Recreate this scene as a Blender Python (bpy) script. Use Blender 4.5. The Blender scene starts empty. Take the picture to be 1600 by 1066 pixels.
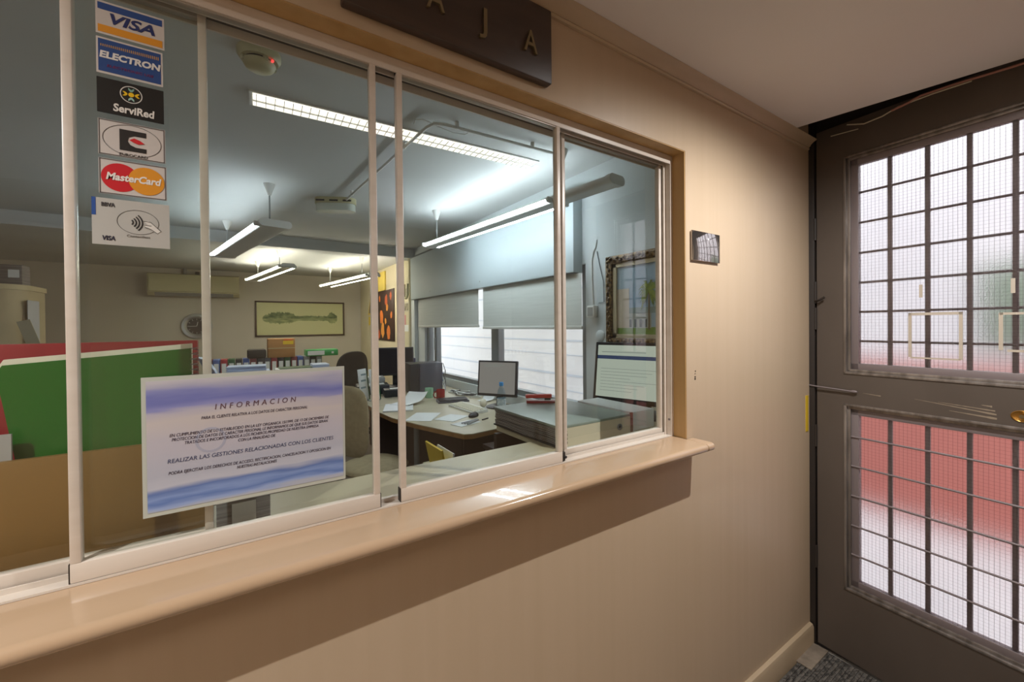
import bpy, bmesh, math, random
from mathutils import Vector, Matrix
R = math.radians
SC = bpy.context.scene
COL = SC.collection
RND = random.Random(7)

# ------------------------------------------------------------------ camera
FPX, IMG_W, IMG_H = 641.0, 1600.0, 1066.0
YAW, PITCH, ROLL, SHIFT_PX = R(33.4), R(0.473), R(-0.537), -18.45
cam = bpy.data.cameras.new('camera')
cam.sensor_width = 36.0
cam.lens = FPX / IMG_W * 36.0
cam.shift_y = SHIFT_PX / IMG_W
cam.clip_start = 0.02
camo = bpy.data.objects.new('camera', cam)
COL.objects.link(camo)
f0 = Vector((math.sin(YAW), math.cos(YAW), 0)); r0 = Vector((math.cos(YAW), -math.sin(YAW), 0)); u0 = Vector((0, 0, 1))
f1 = f0 * math.cos(PITCH) - u0 * math.sin(PITCH); u1 = u0 * math.cos(PITCH) + f0 * math.sin(PITCH)
r2 = r0 * math.cos(ROLL) + u1 * math.sin(ROLL); u2 = u1 * math.cos(ROLL) - r0 * math.sin(ROLL)
m = Matrix((r2, u2, -f1)).transposed().to_4x4()
m.translation = Vector((0, -0.833, 1.5))
camo.matrix_world = m
SC.camera = camo

# ------------------------------------------------------------------ world, exposure
world = bpy.data.worlds.new('world'); SC.world = world
world.use_nodes = True
wbg = world.node_tree.nodes['Background']
wbg.inputs[0].default_value = (0.93, 0.96, 1.0, 1)
wbg.inputs[1].default_value = 2.8
SC.view_settings.view_transform = 'Standard'
SC.view_settings.look = 'None'
SC.view_settings.gamma = 1.0
SC.view_settings.exposure = 0.0
SC.view_settings.use_curve_mapping = False
SC.cycles.max_bounces = 14
SC.cycles.diffuse_bounces = 6
SC.cycles.glossy_bounces = 6
SC.cycles.transmission_bounces = 12
SC.cycles.transparent_max_bounces = 16
SC.cycles.use_denoising = True
SC.cycles.sample_clamp_indirect = 6.0
HALL_FILL = 18.0
DOWN_A, DOWN_FILL = 90.0, 100.0
DOWN_COLOR = (1.0, 0.985, 0.965)
TUBE = 44.0
TUBE_BACK = 55.0
PANEL = 1.5


# ------------------------------------------------------------------ materials
def lin(c):
    if isinstance(c, str):
        c = c.lstrip('#'); c = [int(c[i:i + 2], 16) / 255 for i in (0, 2, 4)]
    return tuple((x / 12.92 if x <= 0.04045 else ((x + 0.055) / 1.055) ** 2.4) for x in c) + (1.0,)


MATS = {}


def mat(name, color, rough=0.55, metal=0.0, spec=0.5, color2=None, scale=(8, 8, 8), detail=4.0, bump=0.0, bscale=60.0, emit=None, estr=0.0, coat=0.0, contrast=(0.35, 0.65)):
    if name in MATS:
        return MATS[name]
    mt = bpy.data.materials.new(name); mt.use_nodes = True
    nt = mt.node_tree; b = nt.nodes['Principled BSDF']
    b.inputs['Base Color'].default_value = lin(color)
    b.inputs['Roughness'].default_value = rough
    b.inputs['Metallic'].default_value = metal
    b.inputs['Specular IOR Level'].default_value = spec
    b.inputs['Coat Weight'].default_value = coat
    tc = nt.nodes.new('ShaderNodeTexCoord')
    if color2:
        mp = nt.nodes.new('ShaderNodeMapping'); mp.inputs['Scale'].default_value = scale
        nt.links.new(tc.outputs['Object'], mp.inputs['Vector'])
        nz = nt.nodes.new('ShaderNodeTexNoise'); nz.inputs['Scale'].default_value = 1.0; nz.inputs['Detail'].default_value = detail
        nt.links.new(mp.outputs[0], nz.inputs['Vector'])
        cr = nt.nodes.new('ShaderNodeValToRGB')
        cr.color_ramp.elements[0].position, cr.color_ramp.elements[1].position = contrast
        cr.color_ramp.elements[0].color = lin(color); cr.color_ramp.elements[1].color = lin(color2)
        nt.links.new(nz.outputs['Fac'], cr.inputs[0]); nt.links.new(cr.outputs[0], b.inputs['Base Color'])
    if bump:
        nb = nt.nodes.new('ShaderNodeTexNoise'); nb.inputs['Scale'].default_value = bscale; nb.inputs['Detail'].default_value = 3
        nt.links.new(tc.outputs['Object'], nb.inputs['Vector'])
        bp = nt.nodes.new('ShaderNodeBump'); bp.inputs['Strength'].default_value = bump; bp.inputs['Distance'].default_value = 0.002
        nt.links.new(nb.outputs['Fac'], bp.inputs['Height']); nt.links.new(bp.outputs[0], b.inputs['Normal'])
    if emit:
        b.inputs['Emission Color'].default_value = lin(emit); b.inputs['Emission Strength'].default_value = estr
    MATS[name] = mt
    return mt


def clear_glass(name, tint=(1, 1, 1), ior=1.45, rough=0.0):
    if name in MATS:
        return MATS[name]
    mt = bpy.data.materials.new(name); mt.use_nodes = True
    nt = mt.node_tree; nt.nodes.clear()
    out = nt.nodes.new('ShaderNodeOutputMaterial'); mix = nt.nodes.new('ShaderNodeMixShader')
    tr = nt.nodes.new('ShaderNodeBsdfTransparent'); tr.inputs[0].default_value = (*tint, 1)
    gl = nt.nodes.new('ShaderNodeBsdfGlossy'); gl.inputs['Roughness'].default_value = rough
    fr = nt.nodes.new('ShaderNodeFresnel'); fr.inputs['IOR'].default_value = ior
    ge = nt.nodes.new('ShaderNodeNewGeometry'); iv = nt.nodes.new('ShaderNodeMath'); iv.operation = 'SUBTRACT'; iv.inputs[0].default_value = 1.0
    nt.links.new(ge.outputs['Backfacing'], iv.inputs[1])
    ml = nt.nodes.new('ShaderNodeMath'); ml.operation = 'MULTIPLY'; nt.links.new(fr.outputs[0], ml.inputs[0]); nt.links.new(iv.outputs[0], ml.inputs[1])
    nt.links.new(ml.outputs[0], mix.inputs[0]); nt.links.new(tr.outputs[0], mix.inputs[1]); nt.links.new(gl.outputs[0], mix.inputs[2])
    nt.links.new(mix.outputs[0], out.inputs[0])
    MATS[name] = mt
    return mt


def wired_glass(name):
    mt = bpy.data.materials.new(name); mt.use_nodes = True
    nt = mt.node_tree; nt.nodes.clear(); N = nt.nodes.new; L = nt.links.new
    out = N('ShaderNodeOutputMaterial')
    tc = N('ShaderNodeTexCoord'); sp = N('ShaderNodeSeparateXYZ'); L(tc.outputs['Object'], sp.inputs[0])

    def wire(sock, width):
        d = N('ShaderNodeMath'); d.operation = 'DIVIDE'; d.inputs[1].default_value = 0.0127; L(sock, d.inputs[0])
        f = N('ShaderNodeMath'); f.operation = 'FRACT'; L(d.outputs[0], f.inputs[0])
        l = N('ShaderNodeMath'); l.operation = 'LESS_THAN'; l.inputs[1].default_value = width; L(f.outputs[0], l.inputs[0])
        return l.outputs[0]
    mx = N('ShaderNodeMath'); mx.operation = 'MAXIMUM'
    L(wire(sp.outputs['Y'], 0.075), mx.inputs[0]); L(wire(sp.outputs['Z'], 0.05), mx.inputs[1])
    nz = N('ShaderNodeTexNoise'); nz.inputs['Scale'].default_value = 210; nz.inputs['Detail'].default_value = 1
    L(tc.outputs['Object'], nz.inputs['Vector'])
    bp = N('ShaderNodeBump'); bp.inputs['Strength'].default_value = 0.35; bp.inputs['Distance'].default_value = 0.0015
    L(nz.outputs['Fac'], bp.inputs['Height'])
    rf = N('ShaderNodeBsdfRefraction'); rf.inputs['IOR'].default_value = 1.3; rf.inputs['Roughness'].default_value = 0.30
    rf.inputs['Color'].default_value = (0.97, 0.97, 0.97, 1)
    L(bp.outputs[0], rf.inputs['Normal'])
    gl = N('ShaderNodeBsdfGlossy'); gl.inputs['Roughness'].default_value = 0.12
    fr = N('ShaderNodeFresnel'); fr.inputs['IOR'].default_value = 1.3
    m1 = N('ShaderNodeMixShader'); L(fr.outputs[0], m1.inputs[0]); L(rf.outputs[0], m1.inputs[1]); L(gl.outputs[0], m1.inputs[2])
    df = N('ShaderNodeBsdfDiffuse'); df.inputs[0].default_value = lin('#6b6268')
    wf = N('ShaderNodeMath'); wf.operation = 'MULTIPLY'; wf.inputs[1].default_value = 0.5; L(mx.outputs[0], wf.inputs[0])
    m2 = N('ShaderNodeMixShader'); L(wf.outputs[0], m2.inputs[0]); L(m1.outputs[0], m2.inputs[1]); L(df.outputs[0], m2.inputs[2])
    L(m2.outputs[0], out.inputs[0])
    MATS[name] = mt
    return mt


def band_paper(name, z0, z1):
    """White sheet with cloudy blue bands along its top and bottom edges (z0, z1: local heights of the sheet)."""
    mt = bpy.data.materials.new(name); mt.use_nodes = True
    nt = mt.node_tree; N = nt.nodes.new; L = nt.links.new; b = nt.nodes['Principled BSDF']
    b.inputs['Roughness'].default_value = 0.3
    tc = N('ShaderNodeTexCoord'); sp = N('ShaderNodeSeparateXYZ'); L(tc.outputs['Object'], sp.inputs[0])
    mp = N('ShaderNodeMapping'); mp.inputs['Scale'].default_value = (4, 4, 26); L(tc.outputs['Object'], mp.inputs[0])
    nz = N('ShaderNodeTexNoise'); nz.inputs['Scale'].default_value = 1.2; nz.inputs['Detail'].default_value = 3; L(mp.outputs[0], nz.inputs[0])
    a = N('ShaderNodeMath'); a.operation = 'MULTIPLY_ADD'; a.inputs[1].default_value = 0.05; L(nz.outputs['Fac'], a.inputs[0]); L(sp.outputs['Z'], a.inputs[2])
    mr = N('ShaderNodeMapRange'); mr.inputs['From Min'].default_value = z0 + 0.025; mr.inputs['From Max'].default_value = z1 + 0.025
    L(a.outputs[0], mr.inputs['Value'])
    cr = N('ShaderNodeValToRGB'); e = cr.color_ramp.elements
    e[0].position = 0.0; e[0].color = lin('#a9aebc'); e[1].position = 1.0; e[1].color = lin('#b9b6bd')
    for p, c in ((0.03, '#8fa2cc'), (0.06, '#5f79b2'), (0.09, '#7f95c4'), (0.13, '#5d74aa'), (0.19, '#b6b8c4'), (0.30, '#abadba'), (0.5, '#b4b0ba'), (0.68, '#beb6b5'), (0.76, '#b0abb8'), (0.80, '#8789b8'), (0.86, '#6d72ad'), (0.9, '#8488b6'), (0.95, '#a5a4b8')):
        x = e.new(p); x.color = lin(c)
    L(mr.outputs[0], cr.inputs[0]); L(cr.outputs[0], b.inputs['Base Color'])
    MATS[name] = mt
    return mt


M = {}
M['wall'] = mat('beige_laminate', '#bea990', 0.42, spec=0.4, color2='#b9a48a', scale=(30, 30, 0.9), detail=6, contrast=(0.25, 0.75))
M['jamb'] = mat('ochre_laminate', '#b79462', 0.45, color2='#aa8652', scale=(20, 20, 0.8))
M['trim'] = mat('beige_painted_wood', '#b5a186', 0.4, color2='#ab977c', scale=(3, 12, 12))
M['ledge'] = mat('beige_lacquered_ledge', '#b99e82', 0.16, color2='#b3987b', scale=(2, 10, 10), coat=0.5)
M['hallceil'] = mat('greige_ceiling', '#dad4d0', 0.8, color2='#d6cfca', scale=(1.5, 1.5, 1.5))
M['white_alu'] = mat('white_lacquered_aluminium', '#d3c9be', 0.3, color2='#ccc1b5', scale=(2, 2, 40))
M['grey_alu'] = mat('grey_aluminium', '#a79f95', 0.35, metal=0.3)
M['track_dark'] = mat('dark_track_gasket', '#2a221c', 0.6)
M['brown_paint'] = mat('dark_brown_metal_paint', '#5a514a', 0.42, color2='#524942', scale=(3, 3, 1.5), spec=0.45)
M['dark_paint'] = mat('nearly_black_brown_paint', '#2b2522', 0.5)
M['bead'] = mat('worn_silver_bead', '#9a938e', 0.3, metal=0.6, color2='#77706b', scale=(40, 40, 6))
M['bar'] = mat('grey_brown_iron_bar', '#7d7374', 0.45, metal=0.2)
M['brass'] = mat('worn_brass', '#a5793a', 0.3, metal=0.85)
M['bronze'] = mat('dark_bronze_letters', '#8f7f62', 0.3, metal=0.8)
M['plaque'] = mat('dark_brown_plaque', '#46372f', 0.45, color2='#3e302a', scale=(2, 2, 30))
M['mat'] = mat('grey_ribbed_mat', '#66615b', 0.85, color2='#37332f', scale=(70, 70, 70), bump=0.8, bscale=110, contrast=(0.42, 0.58))
M['concrete'] = mat('worn_threshold_tile', '#8d8172', 0.7, color2='#75695c', scale=(20, 20, 20))
M['hallfloor'] = mat('grey_hall_floor', '#8d877f', 0.6, color2='#827c74', scale=(6, 6, 6))
M['office_wall'] = mat('office_white_wall', '#c2bcae', 0.8, color2='#bcb5a6', scale=(1.2, 1.2, 1.2))
M['office_cool'] = mat('office_pale_wall', '#d3d9d9', 0.75, color2='#ccd3d4', scale=(1.5, 1.5, 1.5))
M['office_cream'] = mat('office_cream_wall', '#cfc6a8', 0.8, color2='#c8be9e', scale=(1.5, 1.5, 1.5))
M['office_ceil'] = mat('office_white_ceiling', '#c6c8c6', 0.8, color2='#bfc1bf', scale=(1, 1, 1))
M['office_floor'] = mat('office_brown_floor', '#5d5148', 0.5, color2='#54483f', scale=(4, 4, 4))
M['counter'] = mat('inner_counter_laminate', '#bdb396', 0.35, color2='#b5ab8e', scale=(8, 3, 3))
M['desk'] = mat('desk_pale_laminate', '#bcb49c', 0.35, color2='#b4ab92', scale=(4, 12, 4))
M['desk_edge'] = mat('desk_wood_edge', '#9a7448', 0.4, color2='#8a653c', scale=(4, 20, 4))
M['desk_dark'] = mat('dark_brown_panel', '#3a2a22', 0.5, color2='#33241d', scale=(3, 3, 14))
M['tray_wood'] = mat('tan_plywood', '#8f6b38', 0.5, color2='#82602f', scale=(5, 5, 1.5))
M['white_plastic'] = mat('white_plastic', '#d5d7d3', 0.4)
M['cream_plastic'] = mat('cream_plastic', '#b9b38f', 0.45)
M['grey_plastic'] = mat('grey_plastic', '#8e908e', 0.45)
M['dark_plastic'] = mat('dark_plastic', '#26272b', 0.4)
M['slate_plastic'] = mat('slate_plastic', '#4a4b55', 0.35)
M['lamp_body'] = mat('pale_grey_lamp_housing', '#d6d6d1', 0.45)
M['lamp_cool'] = mat('lit_cool_tube', '#ffffff', 0.4, emit='#eaf6ff', estr=TUBE)
M['lamp_warm'] = mat('lit_warm_tube', '#ffffff', 0.4, emit='#fff5e0', estr=TUBE_BACK)
M['lamp_panel'] = mat('lit_diffuser', '#ffffff', 0.4, emit='#fff3e2', estr=PANEL)
M['hall_fill'] = mat('hall_fill_diffuser', '#ffffff', 0.4, emit='#fff0e0', estr=HALL_FILL)
M['paper'] = mat('white_paper', '#dfe2e2', 0.7)
M['paper_blue'] = mat('bluish_paper', '#b9c6dd', 0.7, color2='#a7b6d2', scale=(3, 3, 60))
M['paper_grey'] = mat('grey_paper_edges', '#8b8684', 0.7, color2='#5f5b5a', scale=(2, 2, 220), contrast=(0.4, 0.6))
M['green'] = mat('green_card', '#056318', 0.25, color2='#045a15', scale=(3, 3, 3))
M['green_dark'] = mat('dark_green_card', '#1f4f2c', 0.4)
M['red'] = mat('red_card', '#8f1b28', 0.3, color2='#851723', scale=(3, 3, 3))
M['maroon'] = mat('maroon_card', '#6d2328', 0.45)
M['blue_card'] = mat('blue_card', '#39538f', 0.45)
M['black_card'] = mat('black_card', '#1d1d1f', 0.45)
M['cream_page'] = mat('cream_pages', '#d8d2bf', 0.7)
M['wire'] = mat('steel_wire', '#8d8d93', 0.3, metal=0.9)
M['cardboard'] = mat('brown_cardboard', '#a67b4c', 0.75, color2='#9b7043', scale=(4, 4, 20))
M['yellow'] = mat('yellow_card', '#d8b62a', 0.5)
M['orange'] = mat('orange_card', '#d2622c', 0.5)
M['beige_fabric'] = mat('beige_chair_fabric', '#9d9071', 0.85, color2='#938668', scale=(30, 30, 30), bump=0.3, bscale=300)
M['black_fabric'] = mat('black_chair_fabric', '#33302e', 0.8, color2='#2a2826', scale=(20, 20, 20))
M['screen_grey'] = mat('lit_grey_screen', '#1a1a1a', 0.25, emit='#aaa6a0', estr=0.45)
M['screen_pale'] = mat('lit_pale_screen', '#1a1a1a', 0.25, emit='#c9d2c2', estr=0.62)
M['screen_bar'] = mat('lit_dark_blue_bar', '#111111', 0.25, emit='#33405e', estr=0.8)
M['screen_line'] = mat('lit_grey_text_line', '#111111', 0.25, emit='#8e968f', estr=0.7)
M['screen_off'] = mat('dark_screen', '#202126', 0.15)
M['box_cool'] = mat('shutter_box_paint', '#c3ced2', 0.55, color2='#bdc9cd', scale=(1, 1, 1))
M['blind'] = mat('grey_roller_blind', '#d0d4cf', 0.8, color2='#c9cdc8', scale=(2, 2, 60))
M['window_alu'] = mat('grey_window_aluminium', '#7f8588', 0.35, metal=0.35)
M['gilt'] = mat('carved_gilt_wood', '#7a6038', 0.4, metal=0.35, color2='#3d2c18', scale=(60, 60, 60), bump=0.9, bscale=90, contrast=(0.4, 0.6))
M['linen'] = mat('linen_liner', '#c0b394', 0.7)
M['dark_wood'] = mat('dark_wood_frame', '#4a3a28', 0.45)
M['bottle'] = clear_glass('clear_bottle_plastic', (0.74, 0.83, 0.88), 1.5, 0.06)
M['glass'] = clear_glass('clear_sliding_glass', (0.965, 0.985, 0.975), 1.8)
M['plate'] = mat('polished_steel_plate', '#b9b4b2', 0.03, metal=0.95)
M['film'] = mat('yellowed_tape', '#b4a99a', 0.4)
M['doorglass'] = wired_glass('wired_patterned_glass')
M['facade'] = mat('white_render', '#e6e2e4', 0.85, color2='#dedade', scale=(1.5, 1.5, 1.5))
M['facade_red'] = mat('salmon_painted_render', '#c0746a', 0.8, color2='#ba6d63', scale=(1.2, 1.2, 1.2))
M['shutter_green'] = mat('sage_shutter', '#7f8c7a', 0.6)
M['pavement'] = mat('pale_pavement', '#dcd9da', 0.8, color2='#d2cfd1', scale=(3, 3, 3))
M['cable_pink'] = mat('copper_pink_cable', '#a9776a', 0.5)
M['cable_white'] = mat('cream_cable', '#bdb09c', 0.5)
M['reddish_wood'] = mat('reddish_brown_lintel', '#6d4733', 0.6, color2='#5f3d2b', scale=(2, 2, 30))


def flat(hexc, rough=0.35):
    return mat('print_' + hexc.lstrip('#'), hexc, rough)


# ------------------------------------------------------------------ mesh builder
class MB:
    def __init__(self):
        self.bm = bmesh.new()

    def box(self, c, s, rz=0.0, bevel=0.0, seg=2, rot=None):
        g = bmesh.ops.create_cube(self.bm, size=1.0)
        vs = g['verts']
        bmesh.ops.scale(self.bm, vec=Vector(s), verts=vs)
        if bevel:
            es = list({e for v in vs for e in v.link_edges})
            r = bmesh.ops.bevel(self.bm, geom=es, offset=min(bevel, min(s) * 0.49), segments=seg, affect='EDGES', profile=0.5)
            vs = list({v for f in r['faces'] for v in f.verts} | {v for v in vs if v.is_valid})
            vs = self._island(vs[0])
        mt = Matrix.Translation(Vector(c)) @ (rot.to_4x4() if rot is not None else Matrix.Rotation(rz, 4, 'Z'))
        bmesh.ops.transform(self.bm, matrix=mt, verts=vs)
        return self

    def _island(self, v0):
        seen = {v0}; st = [v0]
        while st:
            v = st.pop()
            for e in v.link_edges:
                w = e.other_vert(v)
                if w not in seen:
                    seen.add(w); st.append(w)
        return list(seen)

    def span(self, a, b, bevel=0.0):
        c = [(a[i] + b[i]) / 2 for i in range(3)]; s = [abs(b[i] - a[i]) for i in range(3)]
        return self.box(c, s, bevel=bevel)

    def cyl(self, p0, p1, r0, r1=None, seg=20, caps=True):
        p0, p1 = Vector(p0), Vector(p1); d = p1 - p0
        q = d.to_track_quat('Z', 'Y').to_matrix().to_4x4()
        bmesh.ops.create_cone(self.bm, cap_ends=caps, segments=seg, radius1=r0, radius2=r0 if r1 is None else r1, depth=d.length,
                              matrix=Matrix.Translation((p0 + p1) / 2) @ q)
        return self

    def sphere(self, c, r, scale=(1, 1, 1), seg=16, rot=None):
        mt = Matrix.Translation(Vector(c)) @ (rot.to_4x4() if rot is not None else Matrix.Identity(4)) @ Matrix.Diagonal((*scale, 1))
        bmesh.ops.create_uvsphere(self.bm, u_segments=seg, v_segments=max(6, seg // 2), radius=r, matrix=mt)
        return self

    def tube(self, pts, r, seg=8, closed=False):
        pts = [Vector(p) for p in pts]; n = len(pts); rings = []
        up = Vector((0.13, 0.21, 0.97)).normalized()
        for i, p in enumerate(pts):
            a = pts[(i - 1) % n] if (closed or i > 0) else p
            b = pts[(i + 1) % n] if (closed or i < n - 1) else p
            t = (b - a).normalized()
            x = t.cross(up)
            if x.length < 1e-3:
                x = t.cross(Vector((1, 0, 0)))
            x.normalize(); y = x.cross(t)
            rings.append([self.bm.verts.new(p + (x * math.cos(2 * math.pi * k / seg) + y * math.sin(2 * math.pi * k / seg)) * r) for k in range(seg)])
        for i in range(n if closed else n - 1):
            A, B = rings[i], rings[(i + 1) % n]
            for k in range(seg):
                self.bm.faces.new((A[k], A[(k + 1) % seg], B[(k + 1) % seg], B[k]))
        if not closed:
            self.bm.faces.new(rings[0][::-1]); self.bm.faces.new(rings[-1])
        return self

    def prism(self, prof, fn, a, b):
        """prof: 2-D outline; fn(u, v, t) -> point; extruded from t=a to t=b."""
        A = [self.bm.verts.new(fn(u, v, a)) for u, v in prof]; B = [self.bm.verts.new(fn(u, v, b)) for u, v in prof]
        n = len(prof)
        for i in range(n):
            self.bm.faces.new((A[i], A[(i + 1) % n], B[(i + 1) % n], B[i]))
        self.bm.faces.new(A[::-1]); self.bm.faces.new(B)
        return self

    def lathe(self, prof, c=(0, 0, 0), seg=24, ring=False):
        c = Vector(c); rings = []
        for r, z in prof:
            rings.append([self.bm.verts.new(c + Vector((r * math.cos(2 * math.pi * k / seg), r * math.sin(2 * math.pi * k / seg), z))) for k in range(seg)])
        for i in range(len(rings) if ring else len(rings) - 1):
            A, B = rings[i], rings[(i + 1) % len(rings)]
            for k in range(seg):
                self.bm.faces.new((A[k], A[(k + 1) % seg], B[(k + 1) % seg], B[k]))
        if not ring:
            self.bm.faces.new(rings[0][::-1]); self.bm.faces.new(rings[-1])
        return self

    def sheet(self, nx, ny, fn, th=0.001):
        g = [[self.bm.verts.new(fn(i / nx, j / ny)) for j in range(ny + 1)] for i in range(nx + 1)]
        h = [[self.bm.verts.new(Vector(fn(i / nx, j / ny)) - Vector((0, 0, th))) for j in range(ny + 1)] for i in range(nx + 1)]
        for i in range(nx):
            for j in range(ny):
                self.bm.faces.new((g[i][j], g[i + 1][j], g[i + 1][j + 1], g[i][j + 1]))
                self.bm.faces.new((h[i][j], h[i][j + 1], h[i + 1][j + 1], h[i + 1][j]))
        for i in range(nx):
            self.bm.faces.new((g[i][0], h[i][0], h[i + 1][0], g[i + 1][0])); self.bm.faces.new((g[i][ny], g[i + 1][ny], h[i + 1][ny], h[i][ny]))
        for j in range(ny):
            self.bm.faces.new((g[0][j], g[0][j + 1], h[0][j + 1], h[0][j])); self.bm.faces.new((g[nx][j], h[nx][j], h[nx][j + 1], g[nx][j + 1]))
        return self

    def build(self, name, material, parent=None, smooth=True, loc=None):
        bmesh.ops.recalc_face_normals(self.bm, faces=self.bm.faces)
        me = bpy.data.meshes.new(name); self.bm.to_mesh(me); self.bm.free()
        if smooth:
            for p in me.polygons:
                p.use_smooth = True
            me.set_sharp_from_angle(angle=R(38))
        o = bpy.data.objects.new(name, me); COL.objects.link(o)
        me.materials.append(material)
        if loc is not None:
            o.location = loc
        if parent is not None:
            o.parent = parent
        return o


def tag(o, label=None, cat=None, group=None, kind=None):
    if label: o['label'] = label
    if cat: o['category'] = cat
    if group: o['group'] = group
    if kind: o['kind'] = kind
    return o


def empty(name, loc=(0, 0, 0), rz=0.0):
    o = bpy.data.objects.new(name, None); COL.objects.link(o)
    o.empty_display_size = 0.05; o.location = loc; o.rotation_euler = (0, 0, rz)
    return o


def thing(name, label, cat, loc=(0, 0, 0), rz=0.0, group=None):
    return tag(empty(name, loc, rz), label, cat, group)


def struct(name, mb, material, parent=None):
    o = mb.build(name, material, parent)
    if parent is None:
        o['kind'] = 'structure'
    return o


def copy_tree(o, parent=None):
    c = o.copy(); COL.objects.link(c); c.parent = parent
    for ch in list(o.children):
        copy_tree(ch, c)
    return c


def text(name, body, size, material, parent, loc, rot=(math.pi / 2, 0, 0), shear=0.0, extrude=0.0003, width=None, align='CENTER', bold=0.0, spacing=1.0):
    cu = bpy.data.curves.new(name, 'FONT'); cu.body = body; cu.size = size; cu.shear = shear; cu.extrude = extrude
    cu.align_x = align; cu.align_y = 'CENTER'; cu.offset = bold; cu.space_character = spacing; cu.resolution_u = 3
    tmp = bpy.data.objects.new(name + '_tmp', cu); COL.objects.link(tmp)
    dg = bpy.context.evaluated_depsgraph_get(); dg.update()
    me = bpy.data.meshes.new_from_object(tmp.evaluated_get(dg), preserve_all_data_layers=False, depsgraph=dg)
    bpy.data.objects.remove(tmp); bpy.data.curves.remove(cu)
    if width:
        xs = [v.co.x for v in me.vertices]; k = width / max(1e-6, (max(xs) - min(xs)))
        for v in me.vertices:
            v.co.x *= k
    me.name = name
    o = bpy.data.objects.new(name, me); COL.objects.link(o)
    me.materials.clear(); me.materials.append(material)
    o.location = loc; o.rotation_euler = rot; o.parent = parent
    return o


XP = lambda u, v, t: (t, u, v)      # prism along x: profile (y, z)
YP = lambda u, v, t: (u, t, v)      # prism along y: profile (x, z)
ZP = lambda u, v, t: (u, v, t)

# ================================================================== SETTING
LEDGE_Z, OPEN_X, OPEN_TOP = 1.112, 1.254, 2.083
ZC, ZLOW, YSTEP, YB, XW = 2.62, 2.525, 4.9, 8.13, 2.1
# counter wall with its opening
w = MB()
w.span((-2.5, 0, 0), (2.205, 0.1, 1.086)); w.span((-2.5, 0, OPEN_TOP), (2.205, 0.1, 2.75))
w.span((OPEN_X, 0, 1.086), (2.205, 0.1, OPEN_TOP)); w.span((-2.5, 0, 1.086), (-1.6, 0.1, OPEN_TOP))
struct('wall_front', w, M['wall'])
j = MB(); j.span((OPEN_X - 0.004, 0.001, LEDGE_Z), (OPEN_X + 0.002, 0.099, OPEN_TOP)); struct('trim_1', j, M['jamb'])
j = MB(); j.span((-1.6, 0.001, OPEN_TOP - 0.003), (OPEN_X - 0.004, 0.046, OPEN_TOP + 0.002)); struct('trim_2', j, M['jamb'])
# crown moulding
prof = [(0, 2.296), (-0.008, 2.296), (-0.011, 2.301), (-0.008, 2.306), (-0.012, 2.309), (-0.017, 2.318), (-0.028, 2.327), (-0.036, 2.330), (-0.040, 2.334), (0, 2.334)]
struct('trim_3', MB().prism(prof, XP, -2.5, 2.19), M['trim'])
prof = [(0, 0), (-0.018, 0), (-0.018, 0.088), (-0.013, 0.1), (-0.004, 0.104), (0, 0.104)]
struct('baseboard_front', MB().prism(prof, XP, -2.5, 2.2), M['trim'])
# ledge
def ledge_profile():
    zt, zb, yb, yf, r = LEDGE_Z, 1.0862, 0.0992, -0.082, 0.0125
    pts = [(yb, zb), (yb, zt)]
    for k in range(9):
        a = math.pi / 2 + math.pi * k / 8
        pts.append((yf + r + r * math.cos(a), (zt + zb) / 2 + (zt - zb) / 2 * math.sin(a)))
    return pts
lg = MB().prism(ledge_profile(), XP, -1.6, OPEN_X - 0.004)
lg.prism([p if p[0] < -0.001 else (-0.0005, p[1]) for p in ledge_profile()], XP, OPEN_X - 0.004, 1.286)
o = lg.build('counter_ledge', M['ledge']); tag(o, 'long beige rounded counter ledge running under the sliding glass', 'ledge')
bv = o.modifiers.new('bevel', 'BEVEL'); bv.width = 0.004; bv.segments = 2; bv.limit_method = 'ANGLE'; bv.angle_limit = R(60)
# hall shell
struct('floor', MB().span((-2.5, -2.4, -0.1), (2.32, 0.1, 0)), M['hallfloor'])
cl = MB()
cl.prism([(-2.5, 0.0), (1.985, 0.0), (2.085, -0.64), (2.085, -2.4), (-2.5, -2.4)], ZP, 2.335, 2.40)
struct('ceiling', cl, M['hallceil'])
struct('ceiling_upper', MB().span((-2.5, -2.4, 2.75), (2.5, 0.1, 2.82)), M['hallceil'])
struct('wall_left', MB().span((-2.6, -2.4, 0), (-2.5, 0.1, 2.75)), M['wall'])
struct('wall_back', MB().span((-2.6, -2.5, 0), (2.4, -2.4, 2.75)), M['wall'])
struct('wall_right', MB().span((2.2, -2.4, 0), (2.4, -1.10, 2.75)), M['wall'])
struct('wall_over_door', MB().span((2.235, -1.10, 2.375), (2.4, 0.0, 2.75)), M['reddish_wood'])

mt_ = MB(); mt_.span((0.9, -1.4, 0), (2.198, -0.02, 0.008), bevel=0.002)
for k in range(90):
    y = -0.034 - k * 0.015
    mt_.box((1.545, y, 0.009), (1.29, 0.007, 0.006))
tag(mt_.build('door_mat', M['mat']), 'dark grey ribbed door mat on the floor by the barred door', 'mat')
o = MB().span((2.02, -0.075, 0.0085), (2.20, -0.008, 0.016), bevel=0.003).build('threshold_plate', M['concrete'])
tag(o, 'worn tan threshold piece lying in the floor corner at the door hinge', 'threshold')

# ------------------------------------------------------------------ hall door (leaf a little ajar)
DH = Vector((2.215, -0.02)); DANG = math.atan2(-0.089, 0.996)
door = empty('door_1', (DH.x, DH.y, 0)); door['kind'] = 'structure'
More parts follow.
